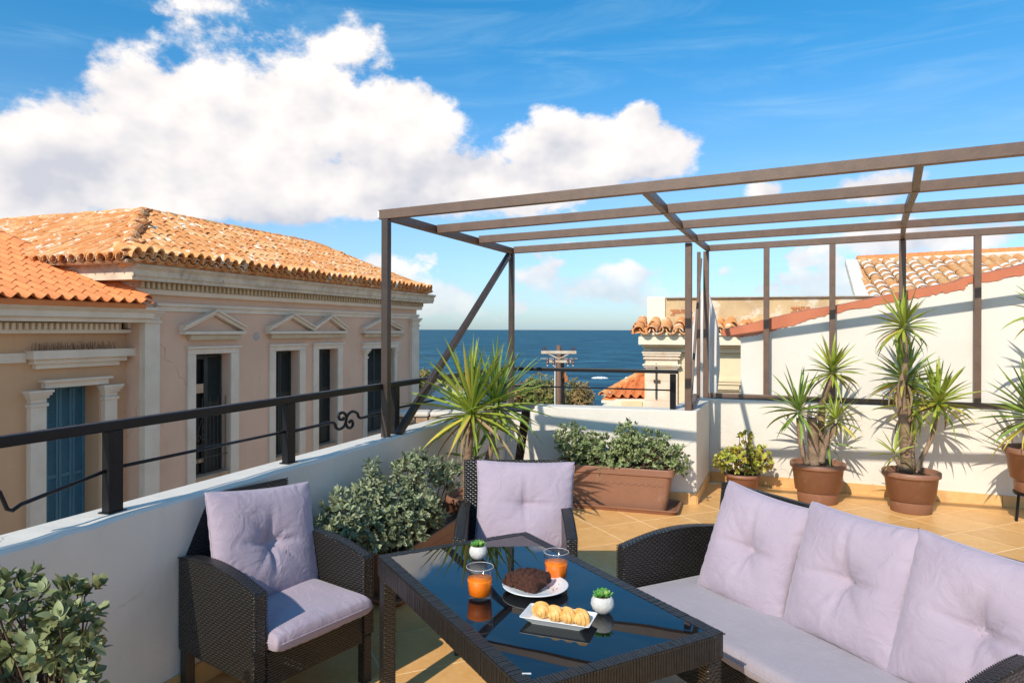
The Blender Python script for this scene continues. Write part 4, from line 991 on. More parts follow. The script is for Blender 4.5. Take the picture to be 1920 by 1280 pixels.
for x0, x1, ya, yb, e in ((1325, 1420, 706, 712, .05), (1330, 1420, 713, 717, .09), (1325, 1386, 717.5, 726, .07), (1325, 1420, 726.5, 729, .04)):
    MB().box(cx_(x0), cx_(x1), -e, .0, cz_(yb), cz_(ya)).build('window_hood', 'cream', cr, bevel=.008)
# attic: pale end block and worn render wall with two patches of bare brick
MB().box(cx_(1212), cx_(1247), .15, 1.2, cz_(628), cz_(555)).build('attic_block', 'creampale', cr, bevel=.02)
MB().box(cx_(1247.4), cx_(1720), .18, 1.1, cz_(628), cz_(558.5)).build('attic_wall', 'rubble', cr, bevel=.01); MB().box(cx_(1248), cx_(1720), .12, 1.15, cz_(558.3), cz_(556)).build('attic_coping', 'ledge', cr, bevel=.006)
for (bx, by, nn) in ((1268, 583, 9), (1497, 579, 12)):
    for i in range(nn):
        r_ = i // 4; x = bx - 12 + (i % 4) * 10 + (r_ % 2) * 4 + random.uniform(-1, 1); y_ = by - 4 + r_ * 4.2
        MB().box(cx_(x), cx_(x + 8.6), .165 + random.uniform(0, .01), .2, cz_(y_ + 3.5), cz_(y_)).build('brick', 'brick', cr, bevel=.006)
# broken eave tiles
pc = proto_obj(cover_mesh(.095, .08, .42), 'tileold')
for i in range(24):
    x = cx_(1200) + i * .215; 
    t_ = inst(pc, 'roof_tile', cr, (x, -.44, cz_(621) + random.uniform(-.015, .015)), (R(14), R(random.uniform(-8, 8)), R(random.uniform(-8, 8))))
    t_ = inst(pc, 'roof_tile', cr, (x + .107, -.42, cz_(621) + .055), (R(14), R(180), R(random.uniform(-5, 5))))
    if i < 23: inst(pc, 'roof_tile', cr, (x + .02, -.12, cz_(612) + random.uniform(-.01, .02)), (R(16), 0, R(random.uniform(-10, 10))))
for a_, zz in ((0, .0), (1, .07), (2, .12)):
    inst(pc, 'roof_tile', cr, (cx_(1193) - .05 + .02 * a_, -.3 + .25 * a_, cz_(626) + zz), (R(8), R(0), R(-80 + 12 * a_)))
MB().box(cx_(1203), cx_(1720), -.34, .18, cz_(628) + .001, cz_(622)).build('eave_mortar', 'creampale', cr, bevel=.02)

# ------------------------------------------------------------------ low house with small orange roof, left of the cream one
lh = thing('low_house', 'low cream house with a small bright orange tiled roof in front of the sea', 'house', pxd(1170, 750, 14.5).to_tuple()); LO = Vector(lh.location); LO.z = 0; lh.location.z = 0
def lp(px, py, Y): return pxd(px, py, Y) - LO
MB().box(lp(1178, 0, 14.6).x, 3.2, .3, 4, -5, lp(0, 757, 14.5).z).build('wall', 'cream', lh)
E0 = lp(1130, 746, 14.3); ex = az(106); ey = (az(16) + Vector((0, 0, .22))).normalized(); w_ = 1.9
slab(lh, [E0, E0 + ex * w_, E0 + ex * w_ + ey * 1.75, E0 + ex * .66 + ey * 1.75], 'tilenew', .06)
slab(lh, [E0 + ex * w_ + ey * 1.75, E0 + ex * .66 + ey * 1.75, E0 + ex * 0 + az(16) * 3.4, E0 + ex * w_ + az(16) * 3.4], 'tilenew', .06)
proto = proto_obj(s_tile(.2, .38), 'tilenew'); rest = MB()
tile_roof(lh, E0 + Vector((0, 0, .03)), ex, ey, [(0, -.05), (w_, -.05), (w_, 1.75), (.66, 1.75)], .18, .33, proto, 60, rest, 'tilenew', None, jit=.004, jr=1)
if rest.v: stuff(rest.build('roof_tiles_far', 'tilenew', lh, fix=False))
pr = proto_obj(cover_mesh(.1, .085, .4), 'tileold'); R0 = E0 + ex * .66 + ey * 1.75; d_ = (R0 - E0).normalized()
for i in range(6):
    t_ = inst(pr, 'ridge_tile', lh, (0, 0, 0)); side = d_.cross(Vector((0, 0, 1))).normalized(); upv = side.cross(d_)
    t_.matrix_basis = Matrix.Translation(E0 + d_ * i * .31 + Vector((0, 0, .05))) @ Matrix((side, d_, upv)).transposed().to_4x4()
MB().bar(E0 + Vector((-.02, -.02, -.06)), E0 + ex * w_ + Vector((0, -.02, -.06)), .1, .05).build('eave_board', 'creampale', lh)
# slanting cream parapet in front of it
mb = MB(); Y0 = 13.2
pp = [(1120, 768), (1160, 749), (1240, 749), (1240, 900), (1050, 900)]
mb.prism(pp, lambda a_, b_: lp(a_, b_, Y0), lambda a_, b_: lp(a_, b_, Y0) + Vector((0, .25, 0))); mb.build('parapet', 'creampale', lh, bevel=.01)
MB().box(lp(1165, 0, Y0).x, lp(1204, 0, Y0).x, -1.33, -1.30, lp(0, 800, Y0).z, lp(0, 751, Y0).z).build('panel', 'cream', lh)

# ------------------------------------------------------------------ tiled roof house top right
ry = 14.0
rh = thing('tiled_roof_house', 'house behind the party wall with a buff clay tile roof and white mortar verge', 'house', pxd(1620, 560, ry).to_tuple()); RO = Vector(rh.location); RO.z = 0; rh.location.z = 0
rh.rotation_euler = (0, 0, 0)
def rp(px, py, Y): return pxd(px, py, Y) - RO
r0_, r1_ = rp(1633, 572, 13.2), rp(2120, 572, 12.0); r3_, r2_ = rp(1606, 491, 16.0), rp(2120, 463, 14.8)
ex = (r1_ - r0_).normalized(); wv_ = (r1_ - r0_).length
slab(rh, [r0_, r1_, r2_, r3_], 'tileright', .06)
ey = r3_ - r0_; ey = (ey - ex * ey.dot(ex)).normalized(); kk = (r3_ - r0_).dot(ey)
proto = proto_obj(cover_mesh(.108, .09, .40), 'tileright'); rest = MB(); pan = MB()
sk_ = (r3_ - r0_).dot(ex); sk2 = (r2_ - r0_).dot(ex)
tile_roof(rh, r0_ + Vector((0, 0, .02)), ex, ey, [(0, -.05), (wv_, -.05), (sk2, kk), (sk_, kk)], .235, .30, proto, 290, rest, 'tileright', pan, jit=.008, jr=1.5)
if rest.v: stuff(rest.build('roof_tiles_far', 'tileright', rh, fix=False))
stuff(pan.build('pan_tiles', 'tileright', rh, fix=False))
ez = ex.cross(ey)
# scraps of white mortar on the tile ends
mb = MB()
for r_ in range(int(kk / .30)):
    for c_ in range(26):
        x = (c_ + .5) * .235; y = r_ * .30 - .05
        if random.random() < .25: continue
        f = y / kk; xo = sk_ * f
        if x < xo + .05: continue
        c0 = r0_ + ex * x + ey * y + ez * .045; pts = []
        for a2 in np.linspace(25, 155, 6):
            for (rr, dy) in ((.112, -.004), (.115, random.uniform(.08, .15))): pts.append(c0 + ex * rr * math.cos(R(a2)) + ez * (rr * math.sin(R(a2)) + .0) + ey * dy)
        mb.add(pts, [(2 * i, 2 * i + 1, 2 * i + 3, 2 * i + 2) for i in range(5)])
stuff(mb.build('mortar_bedding', 'mortar', rh, fix=False, smooth=True))
mb = MB(); n = 14
for i in range(n):
    p = r0_.lerp(r3_, i / n) + ez * .02; q = r0_.lerp(r3_, (i + 1) / n); dpt = (p + q) / 2
    mb.bar(p - ex * .12, q + ez * .02 - ex * .12, .26, .16 + random.uniform(-.02, .03), up=ez)
mb.build('verge', 'mortar', rh, bevel=.03)
mb = MB()
for i in range(30):
    p = r3_ + (r2_ - r3_) * (i / 30); q = r3_ + (r2_ - r3_) * ((i + 1.1) / 30); mb.bar(p + ez * .10, q + ez * .09, .2, .11, up=ez)
mb.build('ridge', 'tilenew', rh, bevel=.03)
mb = MB(); mb.bar(r3_ + ez * .03, r2_ + ez * .03, .34, .14, up=ez); mb.build('ridge_mortar', 'mortar', rh, bevel=.02)
hx = [r0_ + ex * .1, r1_, r2_, r3_ + ex * .1]
mb = MB(); mb.add([Vector((p.x, p.y, z)) for z in (-5,) for p in hx] + [p - Vector((0, 0, .05)) for p in hx], [(0, 1, 5, 4), (1, 2, 6, 5), (2, 3, 7, 6), (3, 0, 4, 7)]); mb.build('wall', 'creampale', rh)

# ------------------------------------------------------------------ low roofs and stone wall between the pink house and the corner
wr = thing('low_white_house', 'low house with a pale flat roof just right of the pink house', 'house', (-3.2, 21, 0))
WO = Vector((-3.2, 21, 0))
def wp(px, py, Y): return pxd(px, py, Y) - WO
ridge_ = [wp(822, 722, 26), wp(905, 740, 27)]; eL = [wp(775, 748, 22), wp(900, 775, 22)]
mb = MB(); mb.add([eL[0], eL[1], ridge_[1], ridge_[0], wp(760, 745, 28)] + [Vector((p.x, p.y, -6)) for p in (eL[0], eL[1], ridge_[1], ridge_[0], wp(760, 745, 28))],
       [(0, 1, 2, 3), (0, 3, 4), (0, 5, 6, 1), (1, 6, 7, 2), (3, 8, 9, 4), (4, 9, 5, 0), (2, 7, 8, 3)]); mb.build('roof', 'plasterpale', wr, bevel=.03)
MB().bar(ridge_[0] + Vector((0, 0, .05)), wp(790, 748, 22), .2, .12).build('ridge', 'stone', wr, bevel=.03)
MB().bar(ridge_[0] + Vector((0, 0, .05)), ridge_[1], .2, .12).build('ridge', 'stone', wr, bevel=.03)
sw = thing('stone_wall', 'brown rubble stone wall at the foot of the pink house', 'wall', pxd(800, 800, 17).to_tuple())
SWo = Vector(sw.location)
MB().box(-.9, 2.6, .08, .5, -3.5, .22).build('masonry', 'stone', sw)
for i in range(44):
    r_ = i // 11; x = -.9 + (i % 11) * .32 + (r_ % 2) * .14; z = .08 - r_ * .17
    MB().box(x, x + random.uniform(.24, .31), 0 + random.uniform(-.02, .02), .09, z - .0, z + random.uniform(.12, .165)).build('stone', 'stone', sw, bevel=.02)
for i in range(7): MB().box(-.95 + i * .52, -.95 + i * .52 + .49, -.06, .5, .24, .36 + random.uniform(0, .06)).build('coping_stone', 'plasterpale', sw, bevel=.05)

# ------------------------------------------------------------------ utility poles
def crossarm(mb_parent, z, w, hh=.13): return MB().box(-w / 2, w / 2, -.14, -.04, z - hh / 2, z + hh / 2).build('crossarm', 'metalgrey', mb_parent, bevel=.01)
py_ = 34.0; P1 = pxd(1047.5, 648, py_)
up1 = thing('utility_pole', 'front wooden power pole with two pale crossarms and hanging insulators', 'pole', (P1.x, P1.y, -5.2))
def zz(y): return EYE - (y - HZ) / F * py_ + 5.2
MB().tube([(0, 0, 0), (0, 0, zz(647))], [.16, .12], 12).build('mast', 'wood', up1, smooth=True)
crossarm(up1, zz(660), 1.72, .15); crossarm(up1, zz(677), 1.2, .13); MB().box(-.9, .92, -.1, -.07, zz(672), zz(671)).build('crossarm', 'metalgrey', up1)
for x in (-.55, -.25, .45, .7):
    MB().lathe([(0.0, 0), (.05, 0), (.07, .08), (.04, .1), (.07, .2), (.04, .24), (.06, .34), (.0, .36)], 10, (x, -.16, zz(681) - .05)).build('insulator', 'insul', up1, smooth=True)
    MB().tube([(x, -.16, zz(685)), (x, -.16, zz(681))], .04, 6).build('fuse_tube', 'ceramic', up1)
for x in (-.8, -.7, -.62, .1, .62, .72, .8):
    MB().tube([(x, -.1, zz(658)), (x, -.1, zz(650))], .022, 5).build('pin', 'insul', up1)
for sx in (-1, 1): MB().bar((sx * .55, -.09, zz(662)), (0, -.12, zz(672)), .04, .05).build('strut', 'metalgrey', up1)
MB().tube([(-.18, -.1, 0), (-.18, -.1, zz(679))], .03, 6).build('conduit', 'ceramic', up1)
P2 = pxd(1054, 655, py_ + .5)
up2 = thing('utility_pole', 'rear slimmer power pole leaning close behind the front one', 'pole', (P2.x, P2.y, -5.2))
MB().tube([(0, 0, 0), (0, 0, zz(656))], [.14, .11], 10).build('mast', 'wood', up2, smooth=True)
MB().tube([(.45, 0, 0), (-.02, -.1, zz(700))], .03, 6).build('guy_wire', 'iron', up2)
for z, x in ((705, .12), (712, .2), (716, -.14)): MB().lathe([(0, 0), (.1, 0), (.12, .1), (.08, .3), (0, .32)], 8, (x, -.12, zz(z + 5))).build('fuse_box', 'brick', up2)

# ------------------------------------------------------------------ trees by the shore
def shoretree(px, pyt, Y, w, h, lab, m, n=900):
    top_ = pxd(px, pyt, Y); zg = -5.4
    t = thing('tamarisk_tree', lab, 'tree', (top_.x, Y, zg)); H = top_.z - zg; c = H - h / 2
    MB().tube([(0, 0, -.6), (.1, 0, c * .5), (0, .1, c)], [.16, .13, .08], 8).build('trunk', 'wood', t, smooth=True)
    mb = MB()
    for i in range(6): a2 = i * 1.05; mb.tube([(0, 0, c * .55), (math.cos(a2) * w * .2, math.sin(a2) * w * .2, c * .9), (math.cos(a2) * w * .38, math.sin(a2) * w * .3, c + h * .2)], [.08, .05, .02], 5, False)
    mb.build('branches', 'wood', t, smooth=True)
    bl = [(random.uniform(-.26, .26) * w, random.uniform(-.2, .2) * w, c + random.uniform(-.22, .22) * h, w * .24, w * .24, h * .30) for _ in range(7)] + [(0, 0, c, w * .4, w * .35, h * .42)]
    b_, d_, s_, ti, tips = rosettes(bl, n, 9, (.2, 1.5), .7)
    tn = rng.random(len(tips))[ti] * .7 + rng.random(len(ti)) * .3
    leafmesh('crown', b_, d_, s_, rng.uniform(.10, .20, len(ti)), .05, m, t, tn)
shoretree(985, 706, 40, 3.0, 2.9, 'brown green tamarisk tree behind the corner post, left of the big green one', 'tleaf2', 1300)
shoretree(1022, 700, 39, 2.9, 3.1, 'largest bushy green tamarisk tree just left of the power pole', 'tleaf', 1500)
shoretree(1079, 707, 41, 2.7, 2.9, 'brownish tamarisk tree just right of the power pole', 'tleaf2', 1300)
shoretree(795, 692, 30, 1.9, 2.6, 'dark green shrub tree at the right edge of the pink house', 'tleaf', 900)
shoretree(832, 702, 33, 2.4, 2.2, 'green shrub tree seen under the diagonal brace', 'tleaf', 900)

# ------------------------------------------------------------------ closed parasol
ub = thing('parasol', 'closed white parasol standing behind the frame corner', 'parasol', (2.24, 8.05, -.02), 0)
MB().tube([(0, 0, .05), (0, 0, 2.16)], .02, 8).build('pole', 'metalgrey', ub, smooth=True)
MB().lathe([(0, .0), (.28, 0), (.28, .05), (.05, .07), (.03, .3), (0, .3)], 20).build('base', 'ledge', ub)
MB().lathe([(.012, 2.13), (.055, 2.02), (.10, 1.86), (.138, 1.65), (.152, 1.4), (.148, 1.15), (.132, .95), (.11, .78), (.09, .7), (.10, .62), (.14, .45), (.0, .5)], 64, wob=lambda a_, t_: 1 + .16 * math.sin(8 * a_ + 2 * t_) * min(1, t_ * 3) + .05 * math.sin(3 * a_ + 5 * t_)).build('canopy', 'canvas', ub, smooth=True)
MB().lathe([(.095, .73), (.108, .715), (.105, .69), (.092, .68)], 32).build('strap', 'canvas', ub, smooth=True)
#PART2
# ------------------------------------------------------------------ pots and plants
def pot(t, r_top, r_bot, h, mname='terracotta', rim=.045, name='pot'):
    w = .008
    prof = [(0, .004), (r_bot * .96, .0), (r_bot, .006), (r_bot * 1.03, h * .28), (r_bot * 1.035, h * .30), (r_bot + (r_top - r_bot) * .35, h * .31),
            (r_top - .022, h - rim - .006), (r_top - .018, h - rim - .004), (r_top - .002, h - rim), (r_top, h - rim + .008), (r_top, h - .006), (r_top - .006, h), (r_top - .022, h), (r_top - .028, h - .01),
            (r_bot + (r_top - r_bot) * .8 - .02, h * .8), (0, h * .8)]
    o = MB().lathe(prof, 48).build(name, mname, t, smooth=True)
    MB().lathe([(0, h * .80 + .03), (r_top * .5, h * .80 + .035), (r_bot + (r_top - r_bot) * .8 - .012, h * .80 + .02), (r_top*.6, h*.8)], 24, wob=lambda a_, f: 1 + .01 * math.sin(5 * a_)).build('soil', 'soil', t, smooth=True)
    e = o.modifiers.new('e', 'EDGE_SPLIT') if False else None
    return o
def yleaf_mesh(droop, L=1.0, w=.05, seg=6, twist=0.0, fold=.35):
    """sword leaf of unit length: grows along +x, droops towards -z"""
    mb = MB(); vs = []; x = z = 0.0; a_ = 0.0
    for i in range(seg + 1):
        t = i / seg; ww = w * (.55 + .9 * t - .2 * t * t) if t < .35 else w * 1.0 * (1 - ((t - .35) / .65) ** 1.7) * (.55 + .9 * .35 - .02) / .845
        ww = max(ww, .0008); tw = twist * t
        vs += [(x - fold * 0, -ww / 2 * math.cos(tw), z + fold * ww - math.sin(tw) * ww / 2), (x, 0, z), (x, ww / 2 * math.cos(tw), z + fold * ww + math.sin(tw) * ww / 2)]
        x += math.cos(a_) * L / seg; z -= math.sin(a_) * L / seg; a_ += droop / seg * (.4 + 1.4 * t)
    fs = []
    for i in range(seg):
        for k in range(2): fs.append((3 * i + k, 3 * i + k + 1, 3 * i + 3 + k + 1, 3 * i + 3 + k))
    return mb.add(vs, fs)
YL = {}
def yproto(m, i):
    if (m, i) not in YL:
        droop = (0.0, .25, .55, 1.0, 1.7)[i]
        o = yleaf_mesh(R(40) * droop * 1.2, w=.098, twist=random.uniform(-.5, .5)).build('leaf', m, None, smooth=True, fix=False)
        COL.objects.unlink(o); YL[(m, i)] = o
    return YL[(m, i)]
def rosette(parent, c, n, L, m='yleaf', up=Vector((0, 0, 1)), dead=.06, spread=125, droop=1.0, wf=1.0):
    q = up.normalized().rotation_difference(Vector((0, 0, 1))).inverted()
    for i in range(n):
        t = (i + .5) / n; el = 86 - (spread) * t ** .85 + random.gauss(0, 5)      # from upright heart to hanging skirt
        a_ = i * 137.5 + random.gauss(0, 9)
        k = min(4, max(0, int(round((t * 3.0 * droop + random.uniform(-.6, .6))))))
        mm = 'yleaf2' if (t > .72 and random.random() < dead * 5) or random.random() < dead * .4 else m
        if t > .80 and random.random() < .30: mm = 'ydead'; k = 4
        src = yproto(mm, k); o = src.copy(); o.name = 'leaf'; COL.objects.link(o); o.parent = parent
        s = L * random.uniform(.82, 1.12) * (1 - .18 * t if t < .5 else .93)
        rot = q.to_matrix().to_4x4() @ Matrix.Rotation(R(a_), 4, 'Z') @ Matrix.Rotation(R(-el), 4, 'Y') @ Matrix.Rotation(R(random.uniform(-25, 25)), 4, 'X')
        off = q @ Vector((math.cos(R(a_)) * .012, math.sin(R(a_)) * .012, .05 * (1 - t) - .03 * t))
        o.matrix_basis = Matrix.Translation(Vector(c) + off) @ rot @ Matrix.Diagonal((s, s * wf, s * wf, 1))
def trunk(t, pts, r, name='trunk', m='bark'):
    pts = smoothpts([Vector(p) for p in pts], 4); n = len(pts)
    rr = [(r[0] + (r[1] - r[0]) * i / (n - 1)) * (1 + .07 * math.sin(i * 2.3)) for i in range(n)]
    return MB().tube(pts, rr, 10).build(name, m, t, smooth=True, fix=False)
def rel(px, py, Y, loc): return pxd(px, py, Y) - Vector(loc)

# corner yucca (left), behind the rear armchair
L0 = (-.27, 5.25, 0)
yt = thing('potted_yucca', 'tall two-headed yucca in a terracotta pot in the left corner behind the rear armchair', 'plant', L0, 0, 'potted yuccas')
pot(yt, .235, .17, .36)
tr = trunk(yt, [(-.06, 0, .28), (-.07, .0, .5), (-.05, -.03, .75), (-.03, -.04, .93)], (.036, .026))
rosette(tr, (-.03, -.04, .97), 84, .56, 'yleaf', dead=.05, wf=.66)
tr = trunk(yt, [(.08, .02, .28), (.07, .05, .5), (.12, .08, .72), (.14, .09, .86)], (.032, .022))
rosette(tr, (.15, .09, 1.02), 62, .50, 'yleafdark', dead=.04, wf=.66)
tr = trunk(yt, [(-.0, .06, .28), (-.02, .08, .42), (-.0, .12, .62)], (.028, .02))
rosette(tr, (-.02, .14, .58), 16, .32, 'yleafdark', dead=.02)

# yucca 2: by the return wall, three heads
L0 = (2.87, 6.50, 0)
yt = thing('potted_yucca', 'three-headed yucca in a terracotta pot right of the jade plant', 'plant', L0, 0, 'potted yuccas')
pot(yt, .245, .175, .37)
Yd = 6.5
def r_(px, py, dy=0.0): return rel(px, py, Yd + dy, L0)
trunk(yt, [r_(1528, 870), r_(1526, 840), r_(1524, 800), r_(1522, 782)], (.055, .042))
tr = trunk(yt, [r_(1515, 868), r_(1506, 845), r_(1500, 815), r_(1497, 782)], (.03, .018)); rosette(tr, r_(1497, 770), 42, .38, 'yleafdark')
tr = trunk(yt, [r_(1538, 868), r_(1540, 800, .05), r_(1542, 760, .05), r_(1548, 735, .03), r_(1558, 712), r_(1561, 700)], (.034, .022)); rosette(tr, r_(1561, 697), 54, .33, 'yleaf')
tr = trunk(yt, [r_(1540, 866, -.05), r_(1545, 840, -.05), r_(1556, 812, -.06), r_(1568, 795, -.06)], (.032, .02)); rosette(tr, r_(1568, 787, -.06), 46, .27, 'yleaf', dead=.14)
rosette(tr, r_(1552, 830, .05), 10, .28, 'yleafdark', spread=150)

# yucca 3: middle of the back wall, tall
L0 = (3.555, 6.17, 0); Yd = 6.17
yt = thing('potted_yucca', 'tallest yucca in a terracotta pot between two others, with a bare pale trunk', 'plant', L0, 0, 'potted yuccas')
pot(yt, .235, .165, .36)
tr = trunk(yt, [r_(1700, 880), r_(1698, 830), r_(1693, 770), r_(1690, 725), r_(1697, 690), r_(1696, 640), r_(1695, 622)], (.05, .02)); rosette(tr, r_(1694, 612), 54, .33, 'yleaf')
tr = trunk(yt, [r_(1708, 880, .06), r_(1706, 800, .08), r_(1700, 720, .1), r_(1697, 700, .1)], (.04, .028)); rosette(tr, r_(1697, 712, .08), 56, .38, 'yleafdark'); rosette(tr, r_(1706, 760, .08), 24, .34, 'yleaf', dead=.1, spread=150)
tr = trunk(yt, [r_(1722, 880), r_(1728, 858), r_(1742, 830), r_(1752, 800), r_(1757, 770)], (.022, .016)); rosette(tr, r_(1759, 755), 60, .38, 'yleaf')
tr = trunk(yt, [r_(1692, 878, -.05), r_(1684, 865, -.05), r_(1680, 855, -.05)], (.02, .014)); rosette(tr, r_(1678, 850, -.05), 15, .22, 'yleaf')
tr = trunk(yt, [r_(1700, 850, -.04), r_(1705, 830, -.07), r_(1708, 822, -.08)], (.012, .008)); rosette(tr, r_(1708, 822, -.08), 12, .13, 'yleaf')

# yucca 4: right edge of the picture, raised on a stand
L0 = (4.34, 5.72, 0); Yd = 5.72
yt = thing('potted_yucca', 'yucca in a raised terracotta pot cut off by the right edge', 'plant', L0, 0, 'potted yuccas')
for dz in (0,):
    pt_ = pot(yt, .245, .16, .37); pt_.location.z = .27; [setattr(c_, 'location', (0, 0, .27)) for c_ in yt.children if c_.name.startswith('soil')]
mb = MB()
for a_ in range(4): mb.tube([(.15 * math.cos(a_ * 1.57 + .6), .15 * math.sin(a_ * 1.57 + .6), 0), (.13 * math.cos(a_ * 1.57 + .6), .13 * math.sin(a_ * 1.57 + .6), .27)], .012, 6)
mb.lathe([(.12, .25), (.17, .25), (.17, .27), (.12, .27)], 24, closed=True); mb.build('plant_stand', 'railing', yt)
tr = trunk(yt, [(0, 0, .55), (.0, .0, .7), (.02, 0, .86)], (.035, .026)); rosette(tr, (-.02, 0, .88), 80, .50, 'yleafdark', dead=.1, wf=.75)
tr = trunk(yt, [(.06, .06, .55), (.12, .08, 1.0), (.16, .08, 1.5), (.16, .06, 1.72)], (.04, .024)); rosette(tr, (.14, .04, 1.74), 40, .40, 'yleaf')

def bush(t, blobs, ntips, nleaf, L, W, m, tw=50, base=(0, 0, .2), spread=(.35, 1.35), shell=.5, twr=.006):
    b_, d_, s_, ti, tips = rosettes(blobs, ntips, nleaf, spread, shell)
    tn = np.clip(rng.random(len(tips))[ti] * .6 + rng.random(len(ti)) * .4, 0, 1)
    stuff(leafmesh('foliage', b_, d_, s_, L * rng.uniform(.7, 1.2, len(ti)), W * rng.uniform(.8, 1.15, len(ti)), m, t, tn))
    twigs(base, tips, t, tw, twr); return tips
# jade plant in the return corner
jp = thing('potted_jade_plant', 'small yellow green jade plant in a small terracotta pot by the wall corner', 'plant', (2.27, 6.82, 0))
pot(jp, .175, .125, .20, rim=.03)
bush(jp, [(-.13, 0, .34, .12, .12, .10), (.02, -.02, .37, .14, .13, .12), (.17, 0, .36, .11, .12, .10), (.05, .03, .52, .08, .07, .07), (.24, .0, .28, .06, .07, .08), (-.2, .0, .30, .07, .08, .09), (.0, -.08, .27, .14, .08, .07)], 260, 8, .034, .024, 'jade', 40, (0, 0, .17), twr=.008)

# long planter under the seaward parapet
def planter(t, L, W, H, tray=True, scallop=False):
    """tapered rectangular planter centred on origin, long side along x"""
    mb = MB(); lv = [(.86, .80, 0), (.865, .81, .01), (.95, .93, H - .07), (.955, .94, H - .065), (1.0, 1.0, H - .06), (1.0, 1.0, H - .005), (.985, .97, H), (.95, .88, H), (.94, .87, H - .05), (.90, .84, H - .1)]
    vs = []; nseg = 20
    def rr(hx, hy, r=.05):
        out = []
        for k, (sx, sy) in enumerate(((1, 1), (-1, 1), (-1, -1), (1, -1))):
            for j in range(5): a_ = R(90 * k + 90 * j / 4); out.append((sx * (hx - r) + r * math.cos(a_), sy * (hy - r) + r * math.sin(a_)))
        return out
    for fx, fy, z in lv: vs += [(x, y, z) for x, y in rr(L / 2 * fx, W / 2 * fy)]
    n = 20; fs = [(j * n + k, j * n + (k + 1) % n, (j + 1) * n + (k + 1) % n, (j + 1) * n + k) for j in range(len(lv) - 1) for k in range(n)]
    fs.append(tuple(range(n))[::-1]); fs.append(tuple((len(lv) - 1) * n + k for k in range(n)))
    mb.add(vs, fs); o = mb.build('box', 'terracotta', t, bevel=.004)
    mb = MB(); vs = [(x, y, H - .055) for x, y in rr(L / 2 * .93, W / 2 * .86)]; mb.add(vs + [(0, 0, H - .03)], [(k, (k + 1) % n, n) for k in range(n)]); mb.build('soil', 'soil', t)
    if tray:
        mb = MB(); lv2 = [(1.0, 1.0, 0), (1.06, 1.12, .035), (1.075, 1.15, .035), (1.075, 1.15, .045), (1.05, 1.10, .045), (.99, .98, .012)]
        vs = []
        for fx, fy, z in lv2: vs += [(x, y, z) for x, y in rr(L / 2 * fx, W / 2 * fy)]
        fs = [(j * n + k, j * n + (k + 1) % n, (j + 1) * n + (k + 1) % n, (j + 1) * n + k) for j in range(len(lv2) - 1) for k in range(n)] + [tuple(range(n))[::-1], tuple((len(lv2) - 1) * n + k for k in range(n))]
        mb.add(vs, fs); mb.build('saucer', 'terracotta', t); 
    if scallop:
        mb = MB(); m_ = int(L * .86 / .062); 
        for i in range(m_):
            x = -L * .42 + i * .062 + .03; z = H - .12; y = -W / 2 * (.80 + .13 * z / H) - .004
            pts = [(x + .028 * math.cos(a_), y + (z + .028 * math.sin(a_) - H + .12) * -.02, z + .028 * math.sin(a_)) for a_ in np.linspace(math.pi, 2 * math.pi, 7)]
            mb.tube(pts, .004, 5)
        mb.build('scallop_relief', 'terracotta', t, smooth=True)
cpl = Vector((.93, 6.32, 0)); ang = math.atan2(sdir.y, sdir.x) - R(4)
pt1 = thing('long_planter', 'long terracotta planter with grey green bushes under the seaward parapet', 'planter', cpl, ang)
planter(pt1, 1.10, .36, .385, True, True)
bush(pt1, [(-.42, .0, .60, .15, .15, .15), (-.30, -.02, .52, .2, .17, .16), (-.12, -.02, .50, .2, .17, .14), (.08, 0, .52, .18, .17, .15), (.12, .02, .66, .10, .12, .12), (.26, 0, .56, .15, .15, .16), (.40, -.0, .60, .09, .12, .10),
           (.42, 0, .48, .18, .16, .12), (.58, .0, .45, .10, .12, .12), (.0, -.04, .42, .5, .15, .07), (-.05, -.13, .37, .10, .06, .06)], 950, 8, .038, .016, 'pleaf', 70, (0, 0, .34), shell=.6)
# planter along the left parapet
c2 = LP(4.15, WIN + .24)
pt2 = thing('long_planter', 'terracotta planter of silvery bushes against the left parapet behind the front armchair', 'planter', (c2.x, c2.y, 0), R(90 - 20))
planter(pt2, 1.25, .34, .30, True, False)
def loc2(px, py, dep): # pixel at distance Y -> planter-local
    p = pxd(px, py, dep) - Vector((c2.x, c2.y, 0)); return (p.dot(wl), p.dot(-wn_), p.z)
B2 = []
for px, py, Y, rx, rz in ((778, 885, 4.5, .19, .15), (835, 890, 4.7, .12, .12), (700, 935, 4.15, .15, .17), (701, 885, 4.2, .05, .09), (640, 930, 3.9, .065, .08), (650, 975, 3.85, .16, .14), (740, 960, 4.2, .2, .16),
                          (790, 960, 4.35, .15, .14), (820, 970, 4.5, .10, .09), (700, 1000, 3.95, .22, .13), (618, 1000, 3.7, .10, .09), (770, 1000, 4.1, .17, .10), (640, 1015, 3.75, .13, .08)):
    x, y, z = loc2(px, py, Y); B2.append((x, max(-.12, min(.12, y)), z, rx * .84, min(rx, .17) * .85, rz * .88))
bush(pt2, B2, 1050, 8, .041, .0145, 'gleaf', 80, (0, 0, .27), shell=.6)

